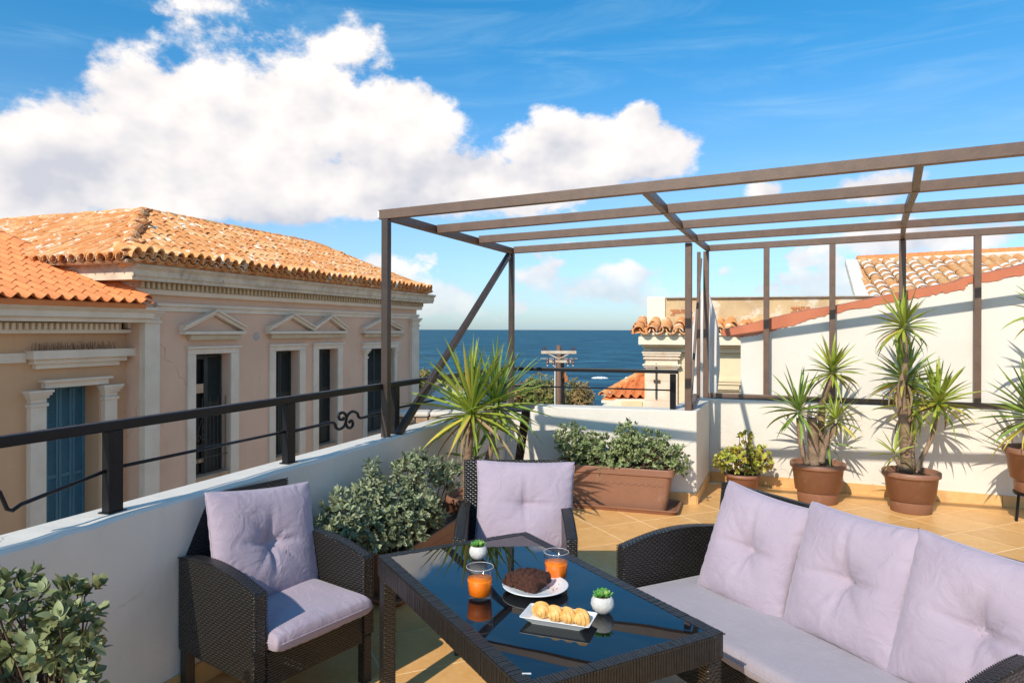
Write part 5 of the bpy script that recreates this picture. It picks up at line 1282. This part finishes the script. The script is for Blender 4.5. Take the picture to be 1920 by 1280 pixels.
# near bush at the lower left: big leaves, nearest ones one by one
L0 = (-1.27, 1.93, 0)
nbp = thing('potted_bush', 'olive green bush with leathery leaves in the lower left corner', 'plant', L0)
pot(nbp, .17, .12, .28)
trunk(nbp, [(0, 0, .24), (-.01, .0, .4), (.0, 0, .55), (-.02, 0, .72)], (.016, .012), m='twig')
bl = [(-.06, 0, .76, .17, .17, .14), (-.13, -.02, .86, .08, .09, .07), (-.02, 0, .83, .07, .08, .08), (.05, 0, .76, .09, .11, .09), (.08, -.02, .62, .07, .11, .10), (-.08, -.03, .60, .17, .17, .14), (.0, -.05, .52, .16, .15, .10), (.09, -.02, .77, .04, .04, .04), (-.2, 0, .70, .12, .12, .14)]
b_, d_, s_, ti, tips = rosettes(bl, 270, 8, (.3, 1.35), .7)
dist = np.linalg.norm(b_ + np.array(L0) - np.array([0, 0, 1.6]), axis=1); order = np.argsort(dist)
near, farr = order[:270], order[270:]
protos = []
for v_ in range(4):
    cup_ = (.1, .2, .3, .15)[v_]; wv2 = (.46, .5, .4, .55)[v_]
    mb = MB(); n_ = 6; vs = []
    for i in range(n_ + 1):
        f = i / n_; w_ = wv2 * math.sin(math.pi * min(1, f ** .8 * .96 + .03)) ** .8 * .5 if 0 < i < n_ else .01
        z_ = -cup_ * .5 * f * f * (1 if v_ != 1 else -.6)
        vs += [(f, -w_, z_ + w_ * .3), (f, 0, z_), (f, w_, z_ + w_ * .3)]
    fs = [(3 * i + k, 3 * i + k + 1, 3 * i + 4 + k, 3 * i + 3 + k) for i in range(n_) for k in range(2)]
    o = mb.add(vs, fs).build('leaf', 'bleafo', None, smooth=True, fix=False); COL.objects.unlink(o); protos.append(o)
for i in near:
    d = Vector(d_[i]).normalized(); s = Vector(s_[i]); s = (s - d * s.dot(d)).normalized(); u_ = d.cross(s)
    if u_.z < 0: s, u_ = -s, -u_
    o = protos[i % 4].copy(); o.name = 'leaf'; COL.objects.link(o); o.parent = nbp
    o.matrix_basis = Matrix.Translation(Vector(b_[i])) @ Matrix((d, s, u_)).transposed().to_4x4() @ Matrix.Scale(random.uniform(.028, .047), 4)
stuff(leafmesh('foliage', b_[farr], d_[farr], s_[farr], rng.uniform(.032, .052, len(farr)), .02, 'bleaf', nbp, rng.random(len(farr))))
twigs((0, 0, .5), tips, nbp, 90, .005)

# ------------------------------------------------------------------ woven furniture
def arm_panel(t, x0, x1, y_back, y_front, z_bot, z_back, z_front, name='armrest'):
    """woven side: thick panel with a softly bowed top; y from back to front (front is -y)"""
    mb = MB(); n = 14; prof = []
    for i in range(n + 1):
        f = i / n; y = y_back + (y_front - y_back) * f; z = z_back + (z_front - z_back) * f + .035 * math.sin(math.pi * f); prof.append((y, z))
    low = [(y_front, z_bot), ]
    mb.prism([(y_back, z_bot)] + [(y_front, z_bot)] + prof[::-1], lambda y, z: (x0, y, z), lambda y, z: (x1, y, z))
    o = mb.build(name, 'wicker', t, uv=True, bevel=.010, seg=3)
    # braided edge beads along the two top arrises and the front corners
    b2 = MB()
    for x in (x0, x1):
        e = .001 if x == x0 else -.001
        pts = [Vector((x + e, y, z - .003)) for y, z in prof]; L = 0
        bead(b2, pts + [Vector((x + e, y_front, z_bot + .01))], .0042, .011)
    stuff(b2.build('braid', 'wickersolid', o, smooth=False, fix=False)); return o
def bead(mb, pts, r, step):
    """small slanting knots along a path"""
    acc = 0.0
    for i in range(len(pts) - 1):
        a_, b_ = pts[i], pts[i + 1]; L = (b_ - a_).length; d = (b_ - a_).normalized() if L > 1e-6 else Vector((0, 0, 1)); s = acc
        while s < L:
            p = a_ + d * s; sd_ = d.orthogonal().normalized(); q = d.cross(sd_)
            k = [p - d * step * .48, p + sd_ * r, p + q * r, p - sd_ * r, p - q * r, p + d * step * .48]
            mb.add(k, [(0, 2, 1), (0, 3, 2), (0, 4, 3), (0, 1, 4), (5, 1, 2), (5, 2, 3), (5, 3, 4), (5, 4, 1)]); s += step
        acc = s - L
def armchair(loc, rz, label):
    """origin: centre of seat on the floor; faces -y"""
    t = thing('armchair', label, 'armchair', loc, rz, 'black woven armchairs')
    W, D = .61, .56; x = W / 2; y0, y1 = D / 2, -D / 2
    arm_panel(t, -x, -x + .055, y0, y1, .215, .615, .575); arm_panel(t, x - .055, x, y0, y1, .215, .615, .575)
    # back, raked
    mb = MB(); mb.add([(-x + .02, y0 - .05, .22), (x - .02, y0 - .05, .22), (x - .02, y0 - .005, .22), (-x + .02, y0 - .005, .22),
                       (-x + .01, y0 + .06, .845), (x - .01, y0 + .06, .845), (x - .01, y0 + .1, .84), (-x + .01, y0 + .1, .84)],
                      [(3, 2, 1, 0), (4, 5, 6, 7), (0, 1, 5, 4), (1, 2, 6, 5), (2, 3, 7, 6), (3, 0, 4, 7)])
    bk = mb.build('backrest', 'wicker', t, uv=True, bevel=.008)
    b2 = MB(); bead(b2, [Vector((-x + .01, y0 + .06, .845)), Vector((x - .01, y0 + .06, .845))], .004, .011); bead(b2, [Vector((-x + .01, y0 + .06, .845)), Vector((-x + .02, y0 - .04, .3))], .004, .011); bead(b2, [Vector((x - .01, y0 + .06, .845)), Vector((x - .02, y0 - .04, .3))], .004, .011)
    stuff(b2.build('braid', 'wickersolid', bk, fix=False))
    MB().box(-x + .056, x - .056, y1 + .004, y0 - .055, .19, .335).build('seat', 'wicker', t, uv=True, bevel=.008)
    for sx in (-1, 1):
        for sy in (y1 + .025, y0 - .03):
            MB().box(sx * (x - .028) - .022, sx * (x - .028) + .022, sy - .022, sy + .022, 0, .216).build('leg', 'wicker' if sy < 0 else 'plastic', t, uv=True, bevel=.004)
    return t
def cushion(loc_m, w, h, th, name, label, cat, m='fabric', tuft=1.0, seedv=0, parent=None, group=None, box=False, sag=0.0):
    """pillow in its own x (width), z (height) plane, thickness along y"""
    rr = random.Random(seedv); n = 44; vs = []; fs = []
    ph = [rr.uniform(0, 6.28) for _ in range(8)]
    def P(u, v, side):
        # edge curve: sides pulled in, corners pointed
        e = 1 - (.0 if box else .055) * (1 - v * v) * abs(u) ** 3; g_ = 1 - (.0 if box else .055) * (1 - u * u) * abs(v) ** 3
        x, z = u * w / 2 * e, v * h / 2 * g_
        if box: prof = (max(0, 1 - abs(u) ** 14) * max(0, 1 - abs(v) ** 10)) ** .35
        else: prof = (max(0, 1 - abs(u) ** 2.3) * max(0, 1 - abs(v) ** 2.3)) ** .46
        y = th / 2 * prof
        if tuft:
            r2 = (u * u + v * v); r = math.sqrt(r2)
            y *= max(.10, 1 - .74 * tuft * math.exp(-r / .13) - .22 * tuft * math.exp(-r2 / .25))
            a_ = math.atan2(v, u)
            fold = 0
            for k, (f_, w_) in enumerate(((0, 1), (math.pi / 2, 1), (math.pi, .9), (-math.pi / 2, 1), (.62, .45), (2.3, .35), (-2.2, .4), (-.8, .5))):
                da = (a_ - f_ - .08 * math.sin(ph[k]) + math.pi) % (2 * math.pi) - math.pi
                ww = .045 / (r + .06) * .55 + .03
                fold += w_ * math.exp(-(da / ww) ** 2) * math.exp(-((r - .15) / (.42 + .12 * math.sin(ph[k]))) ** 2)
            y = max(.004 * min(1, prof * 3), y - .024 * tuft * fold * prof)
        # puckers near the seams and soft irregularity
        ed = max(abs(u), abs(v)); t_ = math.atan2(v, u)
        if not box: y += .0032 * math.sin(t_ * 34 + ph[0]) * max(0, (ed - .72) / .28) * prof ** .3
        else: y += .0022 * math.sin(u * 38 + ph[1] + 2 * math.sin(u * 9)) * max(0, (abs(v) - .75) / .25) * prof
        y += .006 * (math.sin(u * 4.1 + ph[2]) * math.sin(v * 3.7 + ph[3])) * prof
        if sag: z -= sag * (1 - v) * .5 * math.exp(-u * u * 2); 
        return (x, -y if side else y, z)
    g = np.sin(np.linspace(-math.pi / 2, math.pi / 2, n + 1)) * .55 + np.linspace(-1, 1, n + 1) * .45
    for side in (0, 1):
        for v in g:
            for u in g: vs.append(P(float(u), float(v), side))
    m_ = n + 1
    for side in (0, 1):
        for j in range(n):
            for i in range(n):
                q = [side * m_ * m_ + j * m_ + i, side * m_ * m_ + j * m_ + i + 1, side * m_ * m_ + (j + 1) * m_ + i + 1, side * m_ * m_ + (j + 1) * m_ + i]
                fs.append(tuple(q if side else q[::-1]))
    mb = MB(); mb.add(vs, fs); o = mb.build(name, m, parent, smooth=True, fix=False)
    import bmesh
    bm = bmesh.new(); bm.from_mesh(o.data); bmesh.ops.remove_doubles(bm, verts=bm.verts, dist=.0004); bmesh.ops.recalc_face_normals(bm, faces=bm.faces); bm.to_mesh(o.data); bm.free()
    o.data.polygons.foreach_set('use_smooth', [True] * len(o.data.polygons))
    o.matrix_world = loc_m; tag(o, label, cat, group)
    # piping seam round the edge
    ring = [Vector(P(math.cos(a_) / max(abs(math.cos(a_)), abs(math.sin(a_))), math.sin(a_) / max(abs(math.cos(a_)), abs(math.sin(a_))), 0)) for a_ in np.linspace(0, 2 * math.pi, 61)]
    sm = MB().tube([Vector((p.x, 0, p.z)) for p in ring], .0028, 5, False).build('piping', m, o, smooth=True, fix=False)
    if False: MB().lathe([(0, .004), (.008, .003), (.010, 0), (.008, -.003), (0, -.004)], 12).build('button', m, o, smooth=True).matrix_basis = Matrix.Translation((0, -th / 2 * .07 - .002, 0)) @ Matrix.Rotation(R(90), 4, 'X')
    return o
def place(base_loc, rz, x, y, z, tilt=0.0, roll=0.0, yaw=0.0):
    """pillow transform: local furniture coords, tilt leans the top backwards (+y)"""
    return Matrix.Translation(base_loc) @ Matrix.Rotation(rz, 4, 'Z') @ Matrix.Translation((x, y, z)) @ Matrix.Rotation(R(yaw), 4, 'Z') @ Matrix.Rotation(-R(tilt), 4, 'X') @ Matrix.Rotation(R(roll), 4, 'Y')

# left armchair: front corners FL(-.99,2.67) FR(-.637,3.155)
def chair_from_front(fl, fr, D=.56):
    fl, fr = Vector(fl), Vector(fr); m_ = (fl + fr) / 2; xd = (fr - fl).normalized(); back = Vector((-xd.y, xd.x, 0)); c = m_ + back * D / 2
    return c, math.atan2(xd.y, xd.x)
c1_, z1_ = chair_from_front((-.985, 2.672, 0), (-.632, 3.16, 0))
armchair(c1_, z1_, 'black woven armchair at the left end beside the parapet, nearest the camera')
cushion(place(c1_, z1_, 0, -.062, .375, 90, 0), .50, .56, .10, 'seat_cushion', 'lilac seat cushion on the left armchair', 'cushion', tuft=0, seedv=3, box=True, group='armchair cushions')
cushion(place(c1_, z1_, .02, .125, .625, 17, 5), .545, .51, .16, 'back_cushion', 'tufted lilac back cushion standing on the left armchair', 'cushion', tuft=1.15, seedv=5, group='armchair cushions')
c2_, z2_ = chair_from_front((-.285, 3.40, 0), (.325, 3.40, 0))
armchair(c2_, z2_, 'black woven armchair behind the far end of the table, facing the camera')
cushion(place(c2_, z2_, 0, -.045, .375, 90, 0), .495, .53, .10, 'seat_cushion', 'lilac seat cushion on the rear armchair, mostly behind the table', 'cushion', tuft=0, seedv=13, box=True, group='armchair cushions')
cushion(place(c2_, z2_, .055, .14, .64, 16, 1.0), .55, .47, .14, 'back_cushion', 'tufted lilac back cushion on the rear armchair facing the camera', 'cushion', tuft=.75, seedv=15, group='armchair cushions')

# sofa: left arm front corner S, runs along sd towards the camera, seat faces left
S = Vector((.4925, 3.234, 0)); sdv = Vector((.45, -.893, 0)).normalized(); sb = Vector((.893, .45, 0))
LS, DS = 1.56, .60
so = S + sdv * LS / 2 + sb * DS / 2; srz = math.atan2(sdv.y, sdv.x)      # local x along sofa, local y backwards (+y = away from seat front)
so_t = thing('sofa', 'long black woven sofa with grey lilac seat on the right', 'sofa', so, srz)
x = LS / 2; y0, y1 = DS / 2, -DS / 2
arm_panel(so_t, -x, -x + .05, y0, y1, .2, .625, .60); arm_panel(so_t, x - .05, x, y0, y1, .2, .625, .60)
mb = MB(); mb.add([(-x + .02, y0 - .05, .22), (x - .02, y0 - .05, .22), (x - .02, y0 - .005, .22), (-x + .02, y0 - .005, .22),
                   (-x + .01, y0 + .03, .835), (x - .01, y0 + .03, .835), (x - .01, y0 + .07, .835), (-x + .01, y0 + .07, .835)],
                  [(3, 2, 1, 0), (4, 5, 6, 7), (0, 1, 5, 4), (1, 2, 6, 5), (2, 3, 7, 6), (3, 0, 4, 7)]); sbk = mb.build('backrest', 'wicker', so_t, uv=True, bevel=.01)
b2 = MB(); bead(b2, [Vector((-x + .01, y0 + .03, .834)), Vector((x - .01, y0 + .03, .834))], .0035, .011); stuff(b2.build('braid', 'wickersolid', sbk, fix=False))
MB().box(-x + .051, x - .051, y1 + .006, y0 - .055, .17, .345).build('seat', 'wicker', so_t, uv=True, bevel=.01)
for sx in (-1, 1):
    for sy in (y1 + .025, y0 - .03): MB().box(sx * (x - .026) - .022, sx * (x - .026) + .022, sy - .022, sy + .022, 0, .2).build('leg', 'wicker', so_t, uv=True, bevel=.004)
cushion(place(so, srz, 0, -.03, .385, 90, 0), LS - .115, .575, .09, 'seat_cushion', 'long grey lilac seat cushion along the sofa', 'cushion', m='fabricgrey', tuft=0, seedv=21, box=True)
for k, (xx, rl_, yw, lab) in enumerate(((-.355, 6, 8, 'tufted lilac back cushion at the far end of the sofa'), (.125, -.5, -2, 'tufted lilac back cushion in the middle of the sofa'), (.60, 3, 4, 'tufted lilac back cushion at the near end of the sofa, cut off by the frame'))):
    cushion(place(so, srz, xx, .125, (.635, .655, .65)[k], 19, rl_, yw), (.46, .51, .53)[k], .51, .16, 'back_cushion', lab, 'cushion', tuft=1.15 if k else .95, seedv=31 + k, group='sofa back cushions')

# table
TA = -29.0; tdir = az(TA); tside = az(TA + 90); tc_ = Vector((.0545, 2.618, 0)); trz = math.atan2(tside.y, tside.x)
TL, TW, TZ = 1.275, .735, .62
tb = thing('table', 'low black woven table with a dark mirror glass top holding the breakfast', 'table', tc_, trz)      # local x across, local y along (away from camera)
hx, hy = TW / 2, TL / 2
bw = .038
for (x0, x1, y0_, y1_) in ((-hx, -hx + bw, -hy, hy), (hx - bw, hx, -hy, hy), (-hx + bw, hx - bw, -hy, -hy + bw), (-hx + bw, hx - bw, hy - bw, hy)):
    ed = MB().box(x0, x1, y0_, y1_, TZ - .078, TZ + .002).build('woven_border', 'wickersolid', tb, bevel=.01, seg=3)
    mb = MB(); alongx = (x1 - x0) > (y1_ - y0_); a0, a1 = (x0, x1) if alongx else (y0_, y1_); k = 0; p = a0 + .004
    # flat strands wrapped round the border
    while p < a1 - .006:
        w_ = .0105; tl_ = .0022 + .0012 * random.random(); sk = random.uniform(-.0012, .0012)
        if alongx: mb.box(p, p + w_ - .002, y0_ - tl_, y1_ + tl_, TZ - .080, TZ + .002 + tl_)
        else: mb.box(x0 - tl_, x1 + tl_, p, p + w_ - .002, TZ - .080, TZ + .002 + tl_)
        p += w_
    stuff(mb.build('wrapped_strands', 'wickersolid', ed, bevel=.0012 if False else 0.0, fix=False))
    b2 = MB()
    out = -1 if (x0 + x1 + y0_ + y1_) < 0 else 1
    for zz_ in (TZ - .022, ):
        if alongx: yy = (y0_ if y0_ < 0 else y1_) + (-.004 if y0_ < 0 else .004); bead(b2, [Vector((x0, yy, zz_ + .022)), Vector((x1, yy, zz_ + .022))], .0048, .011)
        else: xx_ = (x0 if x0 < 0 else x1) + (-.004 if x0 < 0 else .004); bead(b2, [Vector((xx_, y0_, zz_ + .022)), Vector((xx_, y1_, zz_ + .022))], .0048, .011)
    stuff(b2.build('braid', 'wickersolid', ed, fix=False))
MB().box(-hx + bw - .004, hx - bw + .004, -hy + bw - .004, hy - bw + .004, TZ - .006, TZ + .0035).build('glass_top', 'tableglass', tb, bevel=.0015)
MB().box(-hx + .02, hx - .02, -hy + .02, hy - .02, TZ - .03, TZ - .008).build('under_panel', 'plastic', tb)
for sx in (-1, 1):
    for sy in (-1, 1):
        lg = MB().box(sx * (hx - .032) - .027, sx * (hx - .032) + .027, sy * (hy - .032) - .027, sy * (hy - .032) + .027, 0, TZ - .079).build('leg', 'wicker', tb, uv=True, bevel=.005)
        b2 = MB()
        for ax_, ay_ in ((1, 1), (-1, 1), (1, -1), (-1, -1)): bead(b2, [Vector((sx * (hx - .032) + ax_ * .026, sy * (hy - .032) + ay_ * .026, .01)), Vector((sx * (hx - .032) + ax_ * .026, sy * (hy - .032) + ay_ * .026, TZ - .08))], .0035, .011)
        stuff(b2.build('braid', 'wickersolid', lg, fix=False))
GT = TZ + .0036
# ------------------------------------------------------------------ breakfast
def on_table(px, py): p = px2(px, py, GT); return p
def glass(px, py, s, level, lab):
    p = on_table(px, py); t = thing('juice_glass', lab, 'glass', p, 0, 'glasses of orange juice')
    r0, r1, h = .0435 * s, .0505 * s, .112 * s; w = .0022
    MB().lathe([(0, 0), (r0 - .003, 0), (r0, .003), (r1, h - .001), (r1 - w * .5, h), (r1 - w, h - .001), (r0 - w, .013), (r0 - .006, .011), (0, .0105)], 48).build('tumbler', 'glass', t, smooth=True)
    MB().tube([(math.cos(a_) * (r1 - .0012), math.sin(a_) * (r1 - .0012), h) for a_ in np.linspace(0, 2 * math.pi, 49)], .0011, 6, False).build('rim', 'rimhighlight', t, smooth=True)  # added pale ring, a painted highlight along the lip
    rj0, rj1 = r0 - w - .0002, r0 + (r1 - r0) * level / h - w - .0002
    MB().lathe([(0, .0112), (rj0 - .004, .0115), (rj0 - .0006, .0145), (rj1, level), (0, level + .0004)], 48).build('juice', 'juice', t, smooth=True)
    b2 = MB(); rr = random.Random(4)
    for i in range(9):
        a_ = rr.uniform(0, 6.28); q = rj1 * rr.uniform(.5, .93); b2.lathe([(0, 0), (.0016, .0006), (.0, .0014)], 6, (q * math.cos(a_), q * math.sin(a_), level))
    b2.build('bubbles', 'crust', t, smooth=True)
glass(901, 1119, 1.0, .070, 'glass of orange juice at the left of the table, nearest the camera')
glass(1044, 1086, .98, .071, 'glass of orange juice behind the chocolate cake plate')
# round plate with sliced chocolate cake
p = on_table(1005, 1106); t = thing('round_plate', 'round white plate under the sliced chocolate cake', 'plate', p)
MB().lathe([(0, 0), (.05, 0), (.053, .004), (.09, .012), (.122, .021), (.1245, .0235), (.121, .0245), (.088, .016), (.055, .0085), (0, .008)], 64).build('dish', 'ceramic', t, smooth=True)
def lumpy(verts_fn, nu, nv, name, m, parent, mtx):
    mb = MB(); vs = []
    for j in range(nv + 1):
        for i in range(nu): vs.append(mtx @ Vector(verts_fn(2 * math.pi * i / nu, j / nv)))
    fs = [(j * nu + i, j * nu + (i + 1) % nu, (j + 1) * nu + (i + 1) % nu, (j + 1) * nu + i) for j in range(nv) for i in range(nu)] + [tuple(range(nu))[::-1], tuple(nv * nu + i for i in range(nu))]
    return mb.add(vs, fs).build(name, m, parent, smooth=True)
from mathutils import noise as mno
ck = thing('chocolate_cake', 'dark chocolate loaf cake cut in overlapping slices on the round plate', 'cake', p + Vector((-.012, 0, .009)))
ndir = math.radians(-16)
for k in range(5):
    cxk = -.070 + .027 * k; sc_ = (.80, 1.0, 1.12, 1.16, 1.12)[k]; lean = R(-62 + 5 * k)
    def fn_(a_, t_, k=k, sc_=sc_):
        # slice outline: flat bottom, domed top (x thickness, y width, z height)
        yy = math.cos(a_) * .048 * sc_; zz_ = max(0, math.sin(a_)) ** .75 * .050 * sc_ if math.sin(a_) > 0 else -.002
        yy = math.copysign(abs(math.cos(a_)) ** .7, math.cos(a_)) * .047 * sc_
        e = 1 - .10 * (abs(2 * t_ - 1)) ** 6
        q = Vector(((t_ - .5) * .034, yy * e, .003 + (zz_ + .004) * e)); nn = mno.noise(q * 130 + Vector((k * 7, 0, 0))) * .0055 + mno.noise(q * 55 + Vector((k * 7, 3, 0))) * .0075
        d = Vector((.4 * (2 * t_ - 1), math.cos(a_), max(0, math.sin(a_)))).normalized(); return q + d * nn
    mt = Matrix.Rotation(ndir, 4, 'Z') @ Matrix.Translation((cxk, .012 * math.sin(k), .004)) @ Matrix.Rotation(lean * .55, 4, 'Y') @ Matrix.Rotation(R((-8, -12, -10, -16, -30)[k]), 4, 'Z')
    o = lumpy(fn_, 64, 10, 'slice', 'cake', ck, mt)
cr_ = MB(); rr = random.Random(8)
for i in range(60):
    a_ = rr.uniform(0, 6.28); q = rr.uniform(.05, .105); s = rr.uniform(.0008, .0024); z = .010 + max(0, (q - .055)) * .14
    cr_.lathe([(0, -s), (s, 0), (0, s)], 5, (q * math.cos(a_), q * math.sin(a_) * .8, z - .009 + .001))
stuff(cr_.build('crumbs', 'cake', ck, fix=False))
# rectangular dish with four mini croissants
pc1, pc2, pc3, pc4 = on_table(962, 1170), on_table(1003, 1143), on_table(1130, 1160), on_table(1104, 1194)
ctr = (pc1 + pc2 + pc3 + pc4) / 4; xd = ((pc4 - pc1) + (pc3 - pc2)).normalized(); rz = math.atan2(xd.y, xd.x); Lx = ((pc4 - pc1).length + (pc3 - pc2).length) / 2; Ly = ((pc2 - pc1).length + (pc3 - pc4).length) / 2
t = thing('rectangular_dish', 'long white rectangular dish holding the pastries', 'dish', ctr, rz)
Lx, Ly = Lx * .96, min(Ly, .125)
mb = MB(); lv = [(.72, .62, 0), (.74, .65, .003), (.94, .92, .017), (1, 1, .0205), (1, 1, .0228), (.975, .95, .0225), (.80, .74, .0095), (0.4, .4, .0085)]
n = 20; vs = []
def rr_(hx, hy, r):
    out = []
    for k, (sx, sy) in enumerate(((1, 1), (-1, 1), (-1, -1), (1, -1))):
        for j in range(5): a_ = R(90 * k + 90 * j / 4); out.append((sx * (hx - r) + r * math.cos(a_), sy * (hy - r) + r * math.sin(a_)))
    return out
for fx, fy, z in lv: vs += [(x_, y_, z + (.004 if abs(x_) > Lx * .4 and z > .01 else 0)) for x_, y_ in rr_(Lx / 2 * fx, Ly / 2 * fy, .008)]
fs = [(j * n + k, j * n + (k + 1) % n, (j + 1) * n + (k + 1) % n, (j + 1) * n + k) for j in range(len(lv) - 1) for k in range(n)] + [tuple(range(n))[::-1], tuple((len(lv) - 1) * n + k for k in range(n))]
mb.add(vs, fs); mb.build('dish', 'ceramic', t, bevel=.0012, smooth=False)
def croissant(pos, rz, s, lab):
    t = thing('croissant', lab, 'pastry', pos, rz, 'mini croissants on the dish')
    # crescent body rolled in steps
    mb = MB(); nu, nv = 24, 96; vs = []
    for j in range(nv + 1):
        f = j / nv; a_ = (f - .5) * 2.0; R_ = .026 * s
        c = Vector((R_ * math.sin(a_), -R_ * math.cos(a_) * .9 + R_ * .6, 0)); d = Vector((math.cos(a_), math.sin(a_), 0)); nrm2 = Vector((-d.y, d.x, 0))
        env = max(.0, math.sin(math.pi * f)) ** .62; st = abs(2 * f - 1) * 4.2; stp = (1 - (st % 1)) ** .8
        r = .0205 * s * env * (.60 + .26 * stp + .09 * (4 - math.floor(st)))
        for i in range(nu):
            b = 2 * math.pi * i / nu; q = c + nrm2 * (r * 1.08 * math.cos(b)) + Vector((0, 0, r * math.sin(b) + .0165 * s)); q.z = max(q.z, .0005)
            vs.append(q)
    fs = [(j * nu + i, j * nu + (i + 1) % nu, (j + 1) * nu + (i + 1) % nu, (j + 1) * nu + i) for j in range(nv) for i in range(nu)]
    mb.add(vs, fs); mb.build('pastry', 'crust', t, smooth=True, fix=False)
ax = Matrix.Rotation(rz, 4, 'Z')
for k, (fx, dy, rzz, s, lab) in enumerate(((-.30, .004, 100, 1.25, 'mini croissant at the left end of the dish, tilted'), (-.09, -.002, 78, 1.2, 'second mini croissant from the left on the dish'), (.10, .0, 66, 1.2, 'third mini croissant from the left on the dish'), (.29, -.003, 70, 1.25, 'mini croissant at the right end of the dish'))):
    pp = ctr + ax @ Vector((fx * Lx, dy, .0092)); croissant(pp, rz + R(rzz), s, lab)
# two white pots with artificial succulents
def succulent(px, py, s, lab):
    p = on_table(px, py); t = thing('potted_succulent', lab, 'plant', p, 0, 'little succulents in white pots')
    MB().lathe([(0, 0), (.017 * s, 0), (.021 * s, .002), (.034 * s, .014 * s), (.0395 * s, .029 * s), (.037 * s, .044 * s), (.030 * s, .055 * s), (.0285 * s, .0565 * s), (.027 * s, .054 * s), (.025 * s, .048 * s), (0, .048 * s)], 40).build('pot', 'stonepot', t, smooth=True)
    MB().lathe([(0, .053 * s), (.02 * s, .052 * s), (.027 * s, .05 * s)], 20, wob=lambda a_, f: 1 + .04 * math.sin(9 * a_)).build('soil', 'land', t, smooth=True)
    rr = random.Random(int(px)); cs_ = [(-.011, -.006), (.012, -.004), (.001, .013)]
    for ci, (cx0, cy0) in enumerate(cs_):
        for i in range(13):
            f = i / 13; a_ = i * 2.4 + ci; el = R(78 - 62 * f); L = (.016 + .016 * f) * s
            d = Vector((math.cos(a_) * math.cos(el), math.sin(a_) * math.cos(el), math.sin(el)))
            sd2 = Vector((-math.sin(a_), math.cos(a_), 0)); up2 = sd2.cross(d) * -1
            mb = MB(); vs = []
            for q, w_, th_ in ((0, .002, .001), (.35, .006, .0025), (.7, .0085, .003), (.9, .006, .002), (1.0, .0005, .0003)):
                c = d * L * q + Vector((0, 0, .004 * q * q * s)); 
                for b in range(6): bb = b * math.pi / 3; vs.append(c + sd2 * w_ * s * math.cos(bb) + up2 * th_ * s * math.sin(bb))
            mb.add(vs, [(j * 6 + b, j * 6 + (b + 1) % 6, (j + 1) * 6 + (b + 1) % 6, (j + 1) * 6 + b) for j in range(4) for b in range(6)] + [tuple(24 + b for b in range(6))])
            o = mb.build('leaf', 'succ2' if (ci == 1 and f < .4) else 'succ', t, smooth=True, fix=False); o.location = (cx0 * s, cy0 * s, .053 * s)
succulent(898, 1047, 1.0, 'little succulent in a round white pot at the far end of the table')
succulent(1131, 1147, 1.03, 'little succulent in a round white pot beside the pastry dish')
# the maker's small pale sticker mark on the glass near the front corner
mk = thing('label_sticker', 'tiny pale sticker on the glass near the front corner of the table', 'sticker', on_table(989, 1262))
MB().box(-.013, .013, -.004, .004, 0.0003, .0008).build('paper', 'ceramic', mk)
